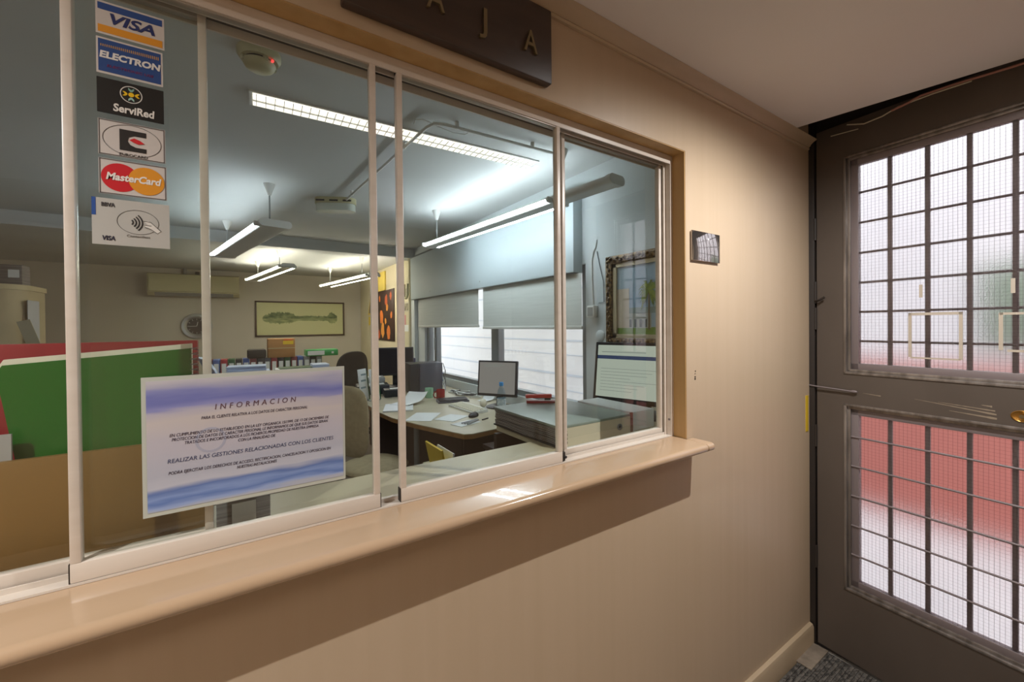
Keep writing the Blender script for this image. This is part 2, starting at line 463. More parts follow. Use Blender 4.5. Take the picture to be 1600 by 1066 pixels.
# local frame: +y runs back to the hinge, s = -y; +x is outwards
door.rotation_euler = (0, 0, -R(5.11))
def dspan(s0, s1, z0, z1, x0=0.0, x1=0.042): return ((x0, -s1, z0), (x1, -s0, z1))
SW, GT0, GT1, GL0, GL1, S_END = 0.112, 1.276, 2.224, 0.328, 1.146, 1.06
lf = MB(); lf.span(*dspan(0.008, SW, 0.02, 2.37)); lf.build('hinge_stile', M['brown_paint'], door)
lf = MB(); lf.span(*dspan(S_END - SW, S_END, 0.02, 2.37)); lf.build('lock_stile', M['brown_paint'], door)
lf = MB(); lf.span(*dspan(SW, S_END - SW, GT1, 2.37)); lf.build('top_rail', M['brown_paint'], door)
lf = MB(); lf.span(*dspan(SW, S_END - SW, GL1, GT0)); lf.build('middle_rail', M['brown_paint'], door)
lf = MB(); lf.span(*dspan(SW, S_END - SW, 0.02, GL0)); lf.build('bottom_rail', M['brown_paint'], door)
for z0, z1 in ((GT0, GT1), (GL0, GL1)):
    for k, (off, th, xx, nm, mm) in enumerate(((0.0, 0.0105, -0.004, 'bead', 'bead'), (0.010, 0.012, 0.006, 'bead', 'bead'), (0.020, 0.028, 0.014, 'glazing_strip', 'bar'))):
        a, b, c, d = SW + off, S_END - SW - off, z0 + off, z1 - off
        mb = MB()
        for sp in (dspan(a, a + th, c, d, xx, 0.04), dspan(b - th, b, c, d, xx, 0.04), dspan(a, b, c, c + th, xx, 0.04), dspan(a, b, d - th, d, xx, 0.04)):
            mb.span(*sp, bevel=0.002)
        mb.build(nm, M[mm], door)
    MB().span(*dspan(SW + 0.03, S_END - SW - 0.03, z0 + 0.03, z1 - 0.03, 0.0195, 0.0235)).build('glass_pane', M['doorglass'], door)
VB = [0.261, 0.374, 0.485, 0.592, 0.698, 0.806]
for s in VB:
    MB().span(*dspan(s - 0.0072, s + 0.0072, GT0 + 0.02, GT1 - 0.02, 0.026, 0.036), bevel=0.001).build('grille_bar', M['bar'], door)
    MB().span(*dspan(s - 0.0072, s + 0.0072, GL0 + 0.02, GL1 - 0.02, 0.026, 0.036), bevel=0.001).build('grille_bar', M['bar'], door)
for z in (2.059, 1.930, 1.800, 1.672, 1.546, 1.420):
    MB().cyl((0.030, -SW - 0.02, z), (0.030, -S_END + SW + 0.02, z), 0.005, seg=10).build('grille_bar', M['bar'], door)
for z in (1.003, 0.875, 0.745, 0.615, 0.488):
    MB().cyl((0.013, -SW - 0.012, z), (0.013, -S_END + SW + 0.012, z), 0.0042, seg=10).build('grille_bar', M['bar'], door)
# door furniture
lk = MB(); lk.lathe([(0.0001, -0.0005), (0.0215, -0.0005), (0.0215, 0.002), (0.0195, 0.0035), (0.0175, 0.002), (0.0001, 0.002)], seg=32)
lko = lk.build('lock_plate', M['brass'], door); lko.rotation_euler = (0, -math.pi / 2, 0); lko.location = (0.0, -0.612, 1.183); lko.scale = (0.9, 1.2, 1)
ky = MB().cyl((-0.003, 0, 0), (-0.009, 0, 0), 0.006, seg=14); kyo = ky.build('lock_cylinder', M['bronze'], door); kyo.location = (-0.002, -0.612, 1.183)
hk = MB().tube([(-0.012, 0.03, 1.212), (-0.014, -0.02, 1.209), (-0.012, -0.09, 1.206), (-0.010, -0.150, 1.203)], 0.0032)
hk.sphere((-0.009, -0.152, 1.203), 0.008, (0.6, 1.6, 0.8)); hk.build('hook_rod', M['bar'], door)
for z in (1.93, 1.64, 1.52, 0.98, 0.42):
    MB().cyl((-0.004, -0.004, z - 0.05), (-0.004, -0.004, z + 0.05), 0.006, seg=12).build('hinge', M['dark_paint'], door)
MB().tube([(-0.008, -0.006, 1.60), (-0.022, -0.03, 1.604), (-0.02, -0.048, 1.616)], 0.005).build('hinge_lever', M['dark_paint'], door)
def tape(s0, s1, z0, z1): return MB().span(*dspan(s0, s1, z0, z1, 0.0185, 0.0193))
tp = MB()
for sp in ((0.320, 0.330, 1.362, 1.536), (0.460, 0.470, 1.360, 1.536), (0.320, 0.470, 1.526, 1.536), (0.326, 0.464, 1.357, 1.363)):
    tp.span(*dspan(*sp, 0.0185, 0.0193))
tp.build('tape_residue', M['film'], door)
tp = MB()
for sp in ((0.556, 0.566, 1.40, 1.53), (0.558, 0.70, 1.522, 1.530), (0.575, 0.70, 1.395, 1.403)):
    tp.span(*dspan(*sp, 0.0185, 0.0193))
tp.build('tape_residue', M['film'], door)
for s, z in ((0.357, 1.62), (0.588, 1.62)):
    MB().span(*dspan(s - 0.005, s + 0.005, z - 0.025, z + 0.025, 0.0185, 0.0193)).build('tape_residue', M['film'], door)
sm_ = mat('scuffed_paint', '#8b7d6b', 0.6)
for (sa, sb, za, zb, th) in ((0.345, 0.555, 1.200, 1.178, 0.0030), (0.41, 0.552, 1.199, 1.190, 0.0022), (0.44, 0.556, 1.172, 1.164, 0.0035), (0.52, 0.545, 1.206, 1.204, 0.003), (0.18, 0.24, 1.20, 1.196, 0.002)):
    mb = MB(); n = 14; top = []; bot = []
    for k in range(n + 1):
        t = k / n; s = sa + (sb - sa) * t; z = za + (zb - za) * t; hh = th * (0.15 + 0.85 * t) * (0.7 + 0.6 * RND.random())
        top.append((s, z + hh)); bot.append((s, z - hh))
    mb.prism([(-s, z) for s, z in top + bot[::-1]], lambda u, v, t: (t, u, v), -0.0006, 0.0002)
    mb.build('scuff_mark', sm_, door, smooth=False)
# frame posts
pst = MB(); pst.span((2.206, -0.022, 0), (2.30, 0.098, 2.75), bevel=0.003); pst.span((2.266, -0.11, 0), (2.30, -0.02, 2.372))
struct('trim_4', pst, M['dark_paint'])
struct('trim_10', MB().span((2.225, -1.085, -0.01), (2.30, -0.02, 0.019)), M['dark_paint'])
struct('trim_5', MB().span((2.16, -1.16, 0), (2.30, -1.085, 2.75), bevel=0.003), M['dark_paint'])
struct('trim_6', MB().span((2.235, -1.085, 2.372), (2.30, -0.02, 2.45)), M['dark_paint'])
# cables over the door
def wavy(p0, p1, n, amp, seed):
    rr = random.Random(seed); out = []
    for k in range(n + 1):
        t = k / n; p = Vector(p0).lerp(Vector(p1), t)
        out.append(p + Vector((rr.uniform(-1, 1), rr.uniform(-1, 1), rr.uniform(-1, 1))) * amp)
    return out
DZ = lambda s, z, x: (DH.x + x * 0.996 - s * 0.089, DH.y - x * 0.089 - s * 0.996, z)
cb = thing('lintel_cable', 'pinkish and cream cables running loosely along the top of the barred door', 'cable', (0, 0, 0))
MB().tube([DZ(0.28, 2.345, -0.012), DZ(0.33, 2.352, -0.012), DZ(0.366, 2.362, -0.012), DZ(0.46, 2.358, -0.012), DZ(0.60, 2.345, -0.012), DZ(0.75, 2.34, -0.012), DZ(0.89, 2.345, -0.012)], 0.0045).build('cable_strand', M['cable_pink'], cb)
MB().tube([DZ(0.13, 2.355, -0.01), DZ(0.19, 2.333, -0.01), DZ(0.25, 2.337, -0.01), DZ(0.30, 2.352, -0.01), DZ(0.40, 2.352, -0.014), DZ(0.50, 2.347, -0.014)], 0.0028).build('cable_strand', M['cable_white'], cb)
MB().tube([DZ(0.07, 2.33, -0.01), DZ(0.12, 2.325, -0.01), DZ(0.17, 2.320, -0.01)], 0.0022).build('cable_strand', M['cable_white'], cb)
ylw = MB().span((2.165, -0.0022, 1.0), (2.19, -0.0002, 1.165)); tag(ylw.build('edge_strip', M['yellow']), 'narrow yellow strip stuck on the wall edge beside the door hook', 'sticker')

# ------------------------------------------------------------------ counter window frame and sliding panes
win = empty('window_1', (0, 0, 0)); win['kind'] = 'structure'
FX1 = OPEN_X - 0.004
t_ = MB(); t_.span((-1.6, 0.047, 2.066), (FX1, 0.0995, 2.080)); t_.span((-1.6, 0.047, 2.052), (FX1, 0.051, 2.067)); t_.span((-1.6, 0.0685, 2.052), (FX1, 0.0715, 2.067)); t_.span((-1.6, 0.096, 2.046), (FX1, 0.0995, 2.067))
t_.build('top_track', M['white_alu'], win)
MB().span((-1.6, 0.0515, 2.0625), (FX1 - 0.03, 0.0955, 2.0655)).build('track_gasket', M['track_dark'], win)
t_ = MB(); t_.span((-1.6, 0.047, LEDGE_Z + 0.0005), (FX1, 0.0995, LEDGE_Z + 0.004)); t_.span((-1.6, 0.0685, LEDGE_Z + 0.004), (FX1, 0.0715, LEDGE_Z + 0.012))
t_.build('bottom_track', M['white_alu'], win)
t_ = MB(); t_.span((FX1 - 0.012, 0.047, LEDGE_Z + 0.004), (FX1, 0.0995, 2.066)); t_.span((FX1 - 0.022, 0.066, LEDGE_Z + 0.004), (FX1 - 0.012, 0.070, 2.052)); t_.build('right_jamb', M['white_alu'], win)
MB().cyl((FX1 - 0.0125, 0.056, 1.17), (FX1 - 0.0145, 0.056, 1.17), 0.004, seg=10).build('screw', M['bar'], win)

def pane(name_label, x0, x1, yf, stile_l=True, stile_r=True, rail_z=1.146, dark_left=False, dark_right=False):
    d = 0.018; z0, z1 = LEDGE_Z + 0.0045, 2.061
    t = thing('sliding_pane', name_label, 'sliding glass pane', ((x0 + x1) / 2, yf + d / 2, z0))
    ox, oy, oz = t.location
    def S(a, b): return tuple(a[i] - (ox, oy, oz)[i] for i in range(3)), tuple(b[i] - (ox, oy, oz)[i] for i in range(3))
    sw = 0.0125
    if stile_l: MB().span(*S((x0, yf, rail_z - 0.0005), (x0 + sw, yf + d, z1)), bevel=0.0015).build('stile', M['white_alu'], t)
    if stile_r: MB().span(*S((x1 - sw, yf, rail_z - 0.0005), (x1, yf + d, z1)), bevel=0.0015).build('stile', M['white_alu'], t)
    MB().span(*S((x0, yf, z0), (x1, yf + d, rail_z)), bevel=0.0015).build('bottom_rail', M['white_alu'], t)
    MB().span(*S((x0, yf + 0.002, z1 - 0.012), (x1, yf + d - 0.002, z1 + 0.0005)), bevel=0.001).build('top_rail', M['grey_alu'], t)
    MB().span(*S((x0 + 0.004, yf + 0.0065, rail_z - 0.008), (x1 - 0.004, yf + 0.0105, z1 - 0.006))).build('glass', M['glass'], t)
    if dark_left: MB().span(*S((x0 - 0.0015, yf + 0.001, z0), (x0 - 0.0002, yf + d - 0.001, rail_z))).build('end_gasket', M['track_dark'], t)
    if dark_right: MB().span(*S((x1 + 0.0002, yf + 0.001, z0), (x1 + 0.0015, yf + d - 0.001, rail_z))).build('end_gasket', M['track_dark'], t)
    return t
FY, RY = 0.0475 + 0.0005, 0.0755
pane('rear sliding glass pane at the far left, behind the column of card stickers', -0.80, -0.046, RY, rail_z=1.142)
pane('front sliding glass pane carrying the payment stickers and the information notice', -0.2205, 0.2425, FY, dark_left=True, dark_right=True)
pane('middle front sliding glass pane left of the black latch', 0.287, 0.7475, FY, dark_left=True)
pane('rear sliding glass pane at the right end, before the ornate picture', 0.776, FX1 - 0.022, RY, rail_z=1.139)
lt = thing('pane_latch', 'small black latch clipped at the foot of the middle pane', 'latch', (0.754, 0.055, LEDGE_Z + 0.005))
MB().box((0, 0, 0.013), (0.011, 0.010, 0.026), bevel=0.002).build('latch_body', M['track_dark'], lt)
MB().cyl((0.003, -0.004, 0.012), (0.003, -0.010, 0.012), 0.004, seg=10).build('latch_knob', M['dark_plastic'], lt)

# ------------------------------------------------------------------ things on the counter wall
pq = thing('cashier_plaque', 'dark brown wall plaque with raised metal letters above the glass', 'sign', (0.413, 0, 2.2))
MB().box((0, -0.0125, 0), (0.498, 0.024, 0.184), bevel=0.004).build('board', M['plaque'], pq)
for ch, x in (('C', 0.222), ('A', 0.347), ('J', 0.466), ('A', 0.592)):
    text('raised_letter', ch, 0.075, M['bronze'], pq, (x - 0.413, -0.028, -0.016), extrude=0.003, width={'A': 0.040, 'J': 0.020, 'C': 0.036}[ch], bold=0.0004)
pl = thing('wall_plate', 'small square polished plate on the wall right of the counter opening', 'plate', (1.362, 0, 1.769))
MB().box((0, -0.006, 0), (0.168, 0.006, 0.102), bevel=0.0015).build('plate_face', M['plate'], pl)
for sx in (-0.07, 0.07):
    MB().cyl((sx, -0.0032, 0), (sx, -0.0002, 0), 0.006, seg=12).build('standoff', M['bar'], pl)
nh = MB()
for z, r in ((1.338, 0.0022), (1.329, 0.0016), (1.318, 0.003), (1.311, 0.0032)):
    nh.cyl((1.303 - (z > 1.33) * -0.002, 0.0, z), (1.303 - (z > 1.33) * -0.002, -0.0012, z), r, seg=10)
tag(nh.build('nail_hole', M['dark_paint']), 'row of small dark nail holes in the beige wall below the plate', 'hole')

# payment stickers on the front glass (outer face at GY)
GY = FY + 0.0062
KS = (GY + 0.833) / (0.045 + 0.833)
sx = lambda x: x * KS
sz = lambda z: 1.5 + (z - 1.5) * KS
def sticker(label, x0, x1, z0, z1, base, name='payment_sticker', gr='payment card stickers on the glass'):
    t = thing(name, label, 'sticker', (sx((x0 + x1) / 2), GY, sz((z0 + z1) / 2)), group=gr)
    W, H = (x1 - x0) * KS, (z1 - z0) * KS
    MB().box((0, -0.0003, 0), (W, 0.0006, H)).build('backing', flat(base), t)
    return t, W, H
def patch(t, name, x0, x1, z0, z1, hexc, y=-0.0007):
    return MB().span((x0, y - 0.00025, z0), (x1, y + 0.00005, z1)).build(name, flat(hexc), t)
def oval(t, name, cx, cz, rx, rz, hexc, y=-0.0008, ring=0.0, n=36):
    mb = MB()
    P = [(cx + rx * math.cos(2 * math.pi * k / n), cz + rz * math.sin(2 * math.pi * k / n)) for k in range(n)]
    if ring:
        Q = [(cx + (rx - ring) * math.cos(2 * math.pi * k / n), cz + (rz - ring) * math.sin(2 * math.pi * k / n)) for k in range(n)]
        for k in range(n):
            q = [P[k], P[(k + 1) % n], Q[(k + 1) % n], Q[k]]
            mb.prism(q, YP, y - 0.0002, y)
    else:
        mb.prism(P, YP, y - 0.0002, y)
    return mb.build(name, flat(hexc), t, smooth=False)
def poly(t, name, pts, hexc, y=-0.0009, th=0.0002):
    return MB().prism(pts, YP, y - th, y).build(name, flat(hexc), t, smooth=False)
WH, NAVY, GOLD, RED = '#c4bdb8', '#2c4a86', '#d58f2c', '#c8252c'
t, W, H = sticker('white payment sticker with blue top band and gold bottom band, topmost in the column', -0.181, -0.100, 1.957, 2.008, WH)
patch(t, 'blue_band', -W * .47, W * .47, H * .24, H * .44, NAVY); patch(t, 'gold_band', -W * .47, W * .47, -H * .44, -H * .22, GOLD)
text('wordmark', 'VISA', 0.022, flat('#2b3566'), t, (0, -0.0009, 0.0005), shear=0.25, width=W * .66, bold=0.0006)
t, W, H = sticker('dark blue payment sticker with slanted white lettering, second in the column', -0.181, -0.1025, 1.8965, 1.952, WH)
patch(t, 'blue_field', -W * .47, W * .47, -H * .44, H * .45, '#2a477f')
MB_ = MB()
for k in range(30):
    x = -W * .43 + k * W * .86 / 29; MB_.span((x - .0005, -0.00115, H * .25), (x + .0006, -0.00095, H * .25 + .0035 + .00006 * k))
MB_.build('dash_row', flat('#b98d4a'), t)
text('wordmark', 'ELECTRON', 0.014, flat('#d8d4d0'), t, (0, -0.0012, 0.001), shear=0.12, width=W * .92, bold=0.0006)
text('underline_word', 'ELECTRONIC USE', 0.0055, flat('#7a2f5c'), t, (0, -0.0012, -H * .27), shear=0.1, width=W * .7)
t, W, H = sticker('black payment sticker with a yellow emblem in a ring, third in the column', -0.181, -0.102, 1.836, 1.890, '#1d1c1b')
oval(t, 'emblem_ring', -W * .0, H * .17, .0135, .0135, '#d0ccc6', ring=0.0012)
oval(t, 'emblem_core', 0, H * .17, .0035, .0035, '#e3b81e')
for a, c in ((0, '#e3b81e'), (90, '#7fa79a'), (180, '#e3b81e'), (270, '#9cc0b4')):
    ca, sa = math.cos(R(a)), math.sin(R(a)); cz = H * .17
    P = [(.0045, -.0012), (.0075, -.0035), (.0105, -.0035), (.0075, 0), (.0105, .0035), (.0075, .0035), (.0045, .0012)]
    poly(t, 'emblem_arrow', [(x * ca - z * sa, cz + x * sa + z * ca) for x, z in P], c)
text('wordmark', 'ServiRed', 0.0165, flat('#dcd8d2'), t, (0.003, -0.0009, -H * .30), width=W * .62, shear=0.08, bold=0.0005)
t, W, H = sticker('white payment sticker with a black square C in an oval, fourth in the column', -0.1805, -0.101, 1.7715, 1.8265, WH)
for sp in ((-W * .49, W * .49, H * .465, H * .49), (-W * .49, W * .49, -H * .49, -H * .465), (-W * .49, -W * .475, -H * .49, H * .49), (W * .475, W * .49, -H * .49, H * .49)):
    patch(t, 'border', *sp, '#5c5654')
oval(t, 'oval_ring', 0, 0.0, W * .44, H * .45, '#4a4644', ring=0.0007)
P = [(-.0155, -.0185), (.0165, -.0185), (.0165, -.0085)]
P += [(.006 + .0115 * math.cos(R(a)), .0005 + .0115 * math.sin(R(a))) for a in range(-75, -286, -15)][::1]
P = [(-.0155, -.0165), (.0165, -.0165), (.0165, -.0095), (.004, -.0095), (-.003, -.0065), (-.006, -.001), (-.0045, .005), (.002, .0085), (.0165, .0085), (.0165, .0165), (-.0155, .0165)]
poly(t, 'letter_block', P, '#2a2726')
poly(t, 'red_leaf', [(-.004, .001), (.002, .005), (.009, .0025), (.0145, -.0015), (.007, -.004), (.001, -.002)], RED, y=-0.0012)
text('small_caption', 'EUROCARD', 0.006, flat('#3a3634'), t, (0.001, -0.0009, -H * .42), width=W * .42)
t, W, H = sticker('white payment sticker with overlapping red and orange discs, fifth in the column', -0.1805, -0.100, 1.711, 1.766, WH)
for sp in ((-W * .49, W * .49, H * .465, H * .49), (-W * .49, W * .49, -H * .49, -H * .465), (-W * .49, -W * .475, -H * .49, H * .49), (W * .475, W * .49, -H * .49, H * .49)):
    patch(t, 'border', *sp, '#5c5654')
oval(t, 'red_disc', -W * .195, 0, H * .40, H * .40, '#c3202a'); oval(t, 'orange_disc', W * .195, -0.0005, H * .40, H * .40, '#d8902a', y=-0.0010)
text('wordmark', 'MasterCard', 0.0155, flat('#e4dfd8'), t, (0, -0.0014, 0.0), width=W * .82, shear=0.2, bold=0.0005)
t, W, H = sticker('pale grey contactless sticker with a wave-and-hand oval, lowest in the column', -0.189, -0.097, 1.632, 1.704, '#b2b0aa')
patch(t, 'blue_corner', -W * .5, -W * .45, H * .12, H * .5, '#2c4f92')
text('bank_word', 'BBVA', 0.0085, flat('#3f3d40'), t, (-W * .30, -0.0009, H * .36), width=W * .17, bold=0.0003)
text('network_word', 'VISA', 0.0095, flat('#2f3040'), t, (-W * .30, -0.0009, -H * .36), width=W * .16, shear=0.15, bold=0.0003)
oval(t, 'wave_oval', W * .08, H * .04, W * .275, H * .27, '#4f4c4a', ring=0.0006)
for k in range(4):
    mb = MB(); r = 0.004 + 0.0038 * k; n = 8; A = [(W * -.04 + r * math.cos(R(a)), H * .03 + r * math.sin(R(a))) for a in [(-48 + 96 * i / n) for i in range(n + 1)]]
    B = [(W * -.04 + (r + .0018) * math.cos(R(a)), H * .03 + (r + .0018) * math.sin(R(a))) for a in [(-48 + 96 * i / n) for i in range(n + 1)]]
    mb.prism(A + B[::-1], YP, -0.0011, -0.0008); mb.build('wave_arc', flat('#2f2d2d'), t, smooth=False)
poly(t, 'hand_outline', [(.014, .0055), (.020, .0065), (.0255, .003), (.031, -.003), (.0355, -.0085), (.0305, -.0125), (.0265, -.009), (.022, -.006), (.0165, -.004), (.015, -.0005), (.0195, .0008), (.0165, .0030)], '#d6d2cb', y=-0.0011)
for (a, b) in (((.014, .0055), (.0225, .005)), ((.0225, .005), (.0355, -.0085)), ((.0155, -.004), (.023, -.0065)), ((.023, -.0065), (.0305, -.0125)), ((.015, -.0005), (.0235, -.001))):
    MB().tube([(a[0], -0.0014, a[1]), (b[0], -0.0014, b[1])], 0.00045, seg=6).build('hand_line', flat('#4f4c4a'), t)
text('small_caption', 'Contactless', 0.0055, flat('#77736e'), t, (W * .08, -0.0009, -H * .275), width=W * .30)

# information notice
X0, X1, Z0, Z1 = sx(-0.136), sx(0.172), sz(1.1945), sz(1.422)
nt_ = thing('information_notice', 'laminated white notice with blue cloudy bands, taped low on the front glass', 'notice', ((X0 + X1) / 2, GY, (Z0 + Z1) / 2))
NW, NH = X1 - X0, Z1 - Z0
bp_ = band_paper('blue_banded_sheet', -NH / 2 + 0.008, NH / 2 - 0.008)
MB().box((0, -0.0004, 0), (NW, 0.0008, NH)).build('laminate', mat('clear_laminate_rim', '#b5b9b0', 0.15), nt_)
MB().box((0.001, -0.0011, 0), (NW - 0.010, 0.0006, NH - 0.014)).build('printed_sheet', bp_, nt_)
TXT = mat('dark_violet_ink', '#3b3348', 0.6); TXR = mat('plum_ink', '#5a3a44', 0.6)
nc = (X0 + X1) / 2; mz = (Z0 + Z1) / 2
def line(name, body, xa, xb, z, size, m_=TXT, sh=0.22, sp=1.0):
    text(name, body, size, m_, nt_, ((xa + xb) / 2 - nc, -0.0017, z - mz), shear=sh, width=xb - xa, extrude=0.0001, spacing=sp)
line('heading', 'INFORMACION', -0.041, 0.085, 1.3625, 0.0138, TXR, 0.15, 1.7)
line('text_line', 'PARA EL CLIENTE RELATIVA A LOS DATOS DE CARACTER PERSONAL', -0.060, 0.105, 1.3455, 0.0074)
line('text_line', 'EN CUMPLIMIENTO DE LO ESTABLECIDO EN LA LEY ORGANICA 15/1999, DE 13 DE DICIEMBRE DE', -0.103, 0.143, 1.3215, 0.0074)
line('text_line', 'PROTECCION DE DATOS DE CARACTER PERSONAL LE INFORMAMOS DE QUE SUS DATOS SERAN', -0.100, 0.141, 1.3140, 0.0074)
line('text_line', 'TRATADOS E INCORPORADOS A LOS FICHEROS PROPIEDAD DE NUESTRA EMPRESA', -0.083, 0.124, 1.3065, 0.0074)
line('text_line', 'CON LA FINALIDAD DE', -0.008, 0.050, 1.2988, 0.0074)
line('heading', 'REALIZAR LAS GESTIONES RELACIONADAS CON LOS CLIENTES', -0.106, 0.151, 1.2785, 0.0098, mat('slate_blue_ink', '#3e4668', 0.6), 0.15)
line('text_line', 'PODRA EJERCITAR LOS DERECHOS DE ACCESO, RECTIFICACION, CANCELACION Y OPOSICION EN', -0.105, 0.146, 1.2585, 0.0074)
line('text_line', 'NUESTRAS INSTALACIONES', -0.010, 0.052, 1.2505, 0.0074)
oval(nt_, 'watermark_ring', -0.065, mz * 0 + 0.0, 0.022, 0.022, '#a2a3b3', y=-0.0014, ring=0.004)

# ------------------------------------------------------------------ hall lamps (unseen, behind and above the camera), two of them added fill
hl = thing('added_fill_lamp', 'square warm fill lamp added out of view at the left end of the hall', 'lamp', (-1.75, -1.35, 2.335))  # added, unseen lamp that lifts the ambient light in the hall
MB().box((0, 0, -0.02), (0.66, 0.66, 0.04), bevel=0.004).build('lamp_frame', M['white_plastic'], hl)
MB().box((0, 0, -0.043), (0.6, 0.6, 0.008)).build('diffuser', M['hall_fill'], hl)
def downlight(label, x, y, power):
    t = thing('downlight', label, 'lamp', (x, y, 2.335), group='downlights along the counter')
    MB().lathe([(0.045, -0.001), (0.062, -0.001), (0.066, -0.006), (0.058, -0.012), (0.045, -0.012)], seg=32, ring=True).build('trim_ring', M['white_plastic'], t)
    MB().lathe([(0.0001, -0.0035), (0.045, -0.0035), (0.045, -0.001), (0.0001, -0.001)], seg=32).build('baffle', M['dark_plastic'], t)
    li = bpy.data.lights.new('downlight_bulb', 'SPOT'); li.energy = power; li.color = DOWN_COLOR; li.spot_size = R(172); li.spot_blend = 1.0; li.shadow_soft_size = 0.006
    lo = bpy.data.objects.new('downlight_bulb', li); COL.objects.link(lo); lo.parent = t; lo.location = (0, 0, -0.02)
downlight('recessed downlight over the right half of the counter', 1.38, -0.62, DOWN_A)
downlight('added fill downlight out of view over the left half of the counter', -1.0, -0.62, DOWN_FILL)  # added out of view to keep the left side lit

# ================================================================== OFFICE SHELL
struct('floor_office', MB().span((-3.4, 0.1, -0.1), (2.3, 8.3, 0)), M['office_floor'])
struct('ceiling_office', MB().span((-3.4, 0.1, ZC), (2.3, YSTEP, ZC + 0.12)), M['office_ceil'])
cs = MB(); cs.span((-3.4, YSTEP, ZLOW), (2.3, 8.3, ZC + 0.12)); cs.span((-3.4, YSTEP, 2.487), (2.3, YSTEP + 0.25, ZLOW + 0.01))
struct('ceiling_step', cs, M['office_ceil'])
struct('wall_office_left', MB().span((-3.4, 0.1, 0), (-3.3, 8.3, 2.75)), M['office_wall'])
struct('wall_office_back', MB().span((-3.4, YB, 0), (2.3, 8.3, 2.6)), M['office_wall'])
inl = MB(); inl.span((-3.3, 0.1005, OPEN_TOP + 0.01), (XW, 0.112, ZC)); inl.span((OPEN_X + 0.02, 0.1005, 0), (XW, 0.112, OPEN_TOP + 0.01))
struct('wall_office_front', inl, M['office_cool'])
WY0, WY1, WZ0, WZ1 = 1.37, 4.53, 0.86, 1.95
rw = MB()
rw.span((XW, 0.1, 0), (2.3, WY0, ZC + 0.1)); rw.span((XW, WY1, 0), (2.3, YSTEP, ZC + 0.1))
rw.span((XW, WY0, 0), (2.3, WY1, WZ0)); rw.span((XW, WY0, WZ1), (2.3, WY1, ZC + 0.1))
struct('wall_office_right', rw, M['office_cool'])
struct('wall_office_far', MB().span((XW, YSTEP, 0), (2.3, 8.3, 2.6)), M['office_cream'])
struct('trim_7', MB().span((XW - 0.05, YSTEP - 0.11, 0), (XW, YSTEP + 0.02, 2.487), bevel=0.004), M['office_cool'])
struct('trim_8', MB().cyl((XW - 0.045, YSTEP + 0.06, 0), (XW - 0.045, YSTEP + 0.06, 2.487), 0.03), M['office_cream'])

# street window of the office
w2 = empty('window_2', (2.18, (WY0 + WY1) / 2, WZ0)); w2['kind'] = 'structure'
def WS(a, b): return tuple(a[i] - w2.location[i] for i in range(3)), tuple(b[i] - w2.location[i] for i in range(3))
for y0, y1 in ((WY0, WY0 + 0.07), (WY1 - 0.33, WY1 - 0.26), (WY1 - 0.07, WY1), (2.645, 2.785)):
    MB().span(*WS((2.13, y0, WZ0), (2.20, y1, WZ1)), bevel=0.004).build('window_post', M['window_alu'], w2)
for z0, z1 in ((WZ0, WZ0 + 0.05), (WZ1 - 0.05, WZ1)):
    MB().span(*WS((2.132, WY0 + 0.07, z0), (2.198, WY1 - 0.07, z1)), bevel=0.003).build('window_rail', M['window_alu'], w2)
MB().span(*WS((2.16, WY0 + 0.05, WZ0 + 0.03), (2.166, 2.66, WZ1 - 0.03))).build('glass', M['glass'], w2)
MB().span(*WS((2.16, 2.77, WZ0 + 0.03), (2.166, WY1 - 0.05, WZ1 - 0.03))).build('glass', M['glass'], w2)
for y, z in ((WY1 - 0.30, 1.27), (WY0 + 0.03, 1.30)):
    MB().box((y * 0 - 0.057, y - w2.location.y, z - WZ0), (0.016, 0.03, 0.16), bevel=0.004).build('window_handle', M['window_alu'], w2)
# shutter box over the window
sb = thing('shutter_box', 'long pale blue-grey shutter box above the office window', 'shutter box', (XW, 3.1, 2.17))
SBX = 0.09
MB().span((-SBX, -1.70, -0.285), (-0.001, 1.72, 0.295), bevel=0.004).build('box_shell', M['box_cool'], sb)
MB().span((-SBX - 0.004, -1.70, 0.296), (-0.001, 1.72, 0.312)).build('top_seam', M['window_alu'], sb)
MB().span((-SBX + 0.006, -1.69, -0.290), (-0.004, 1.71, -0.2855)).build('underside', M['window_alu'], sb)
for y in (-1.6, -0.3, 1.0):
    MB().sphere((-SBX - 0.001, y, -0.22), 0.007, (0.4, 1, 1), seg=10).build('screw_cap', M['grey_plastic'], sb)
# blinds
def blind(label, y0, y1, zb, x):
    t = thing('roller_blind', label, 'blind', (x, (y0 + y1) / 2, zb), group='grey roller blinds under the shutter box')
    h = (y1 - y0) / 2
    MB().span((-0.0015, -h, 0.012), (0.0015, h, 1.8795 - zb)).build('fabric', M['blind'], t)
    MB().span((-0.008, -h - 0.006, 0), (0.008, h + 0.006, 0.026), bevel=0.004).build('bottom_bar', M['white_plastic'], t)
blind('grey roller blind on the farther, left half of the window', 2.93, 4.66, 1.488, XW - 0.035)
blind('grey roller blind on the nearer, right half of the window', 1.36, 2.80, 1.470, XW - 0.05)
cw = thing('cord_winder', 'small grey cord winder box on the wall beside the near blind', 'winder', (XW, 1.285, 1.595))
MB().box((-0.02, 0, 0), (0.04, 0.075, 0.085), bevel=0.006).build('winder_case', M['white_plastic'], cw)
MB().box((-0.041, 0.0, 0.0), (0.004, 0.05, 0.06)).build('winder_slot', M['grey_plastic'], cw)
ck = MB().tube([(XW - 0.006, 1.285, 1.645), (XW - 0.006, 1.295, 1.75), (XW - 0.006, 1.30, 1.95), (XW - 0.006, 1.285, 2.02), (XW - 0.006, 1.262, 2.045), (XW - 0.006, 1.25, 2.10)], 0.004)
tag(ck.build('wall_cable', M['white_plastic']), 'pale cable running up the wall from the cord winder', 'cable')
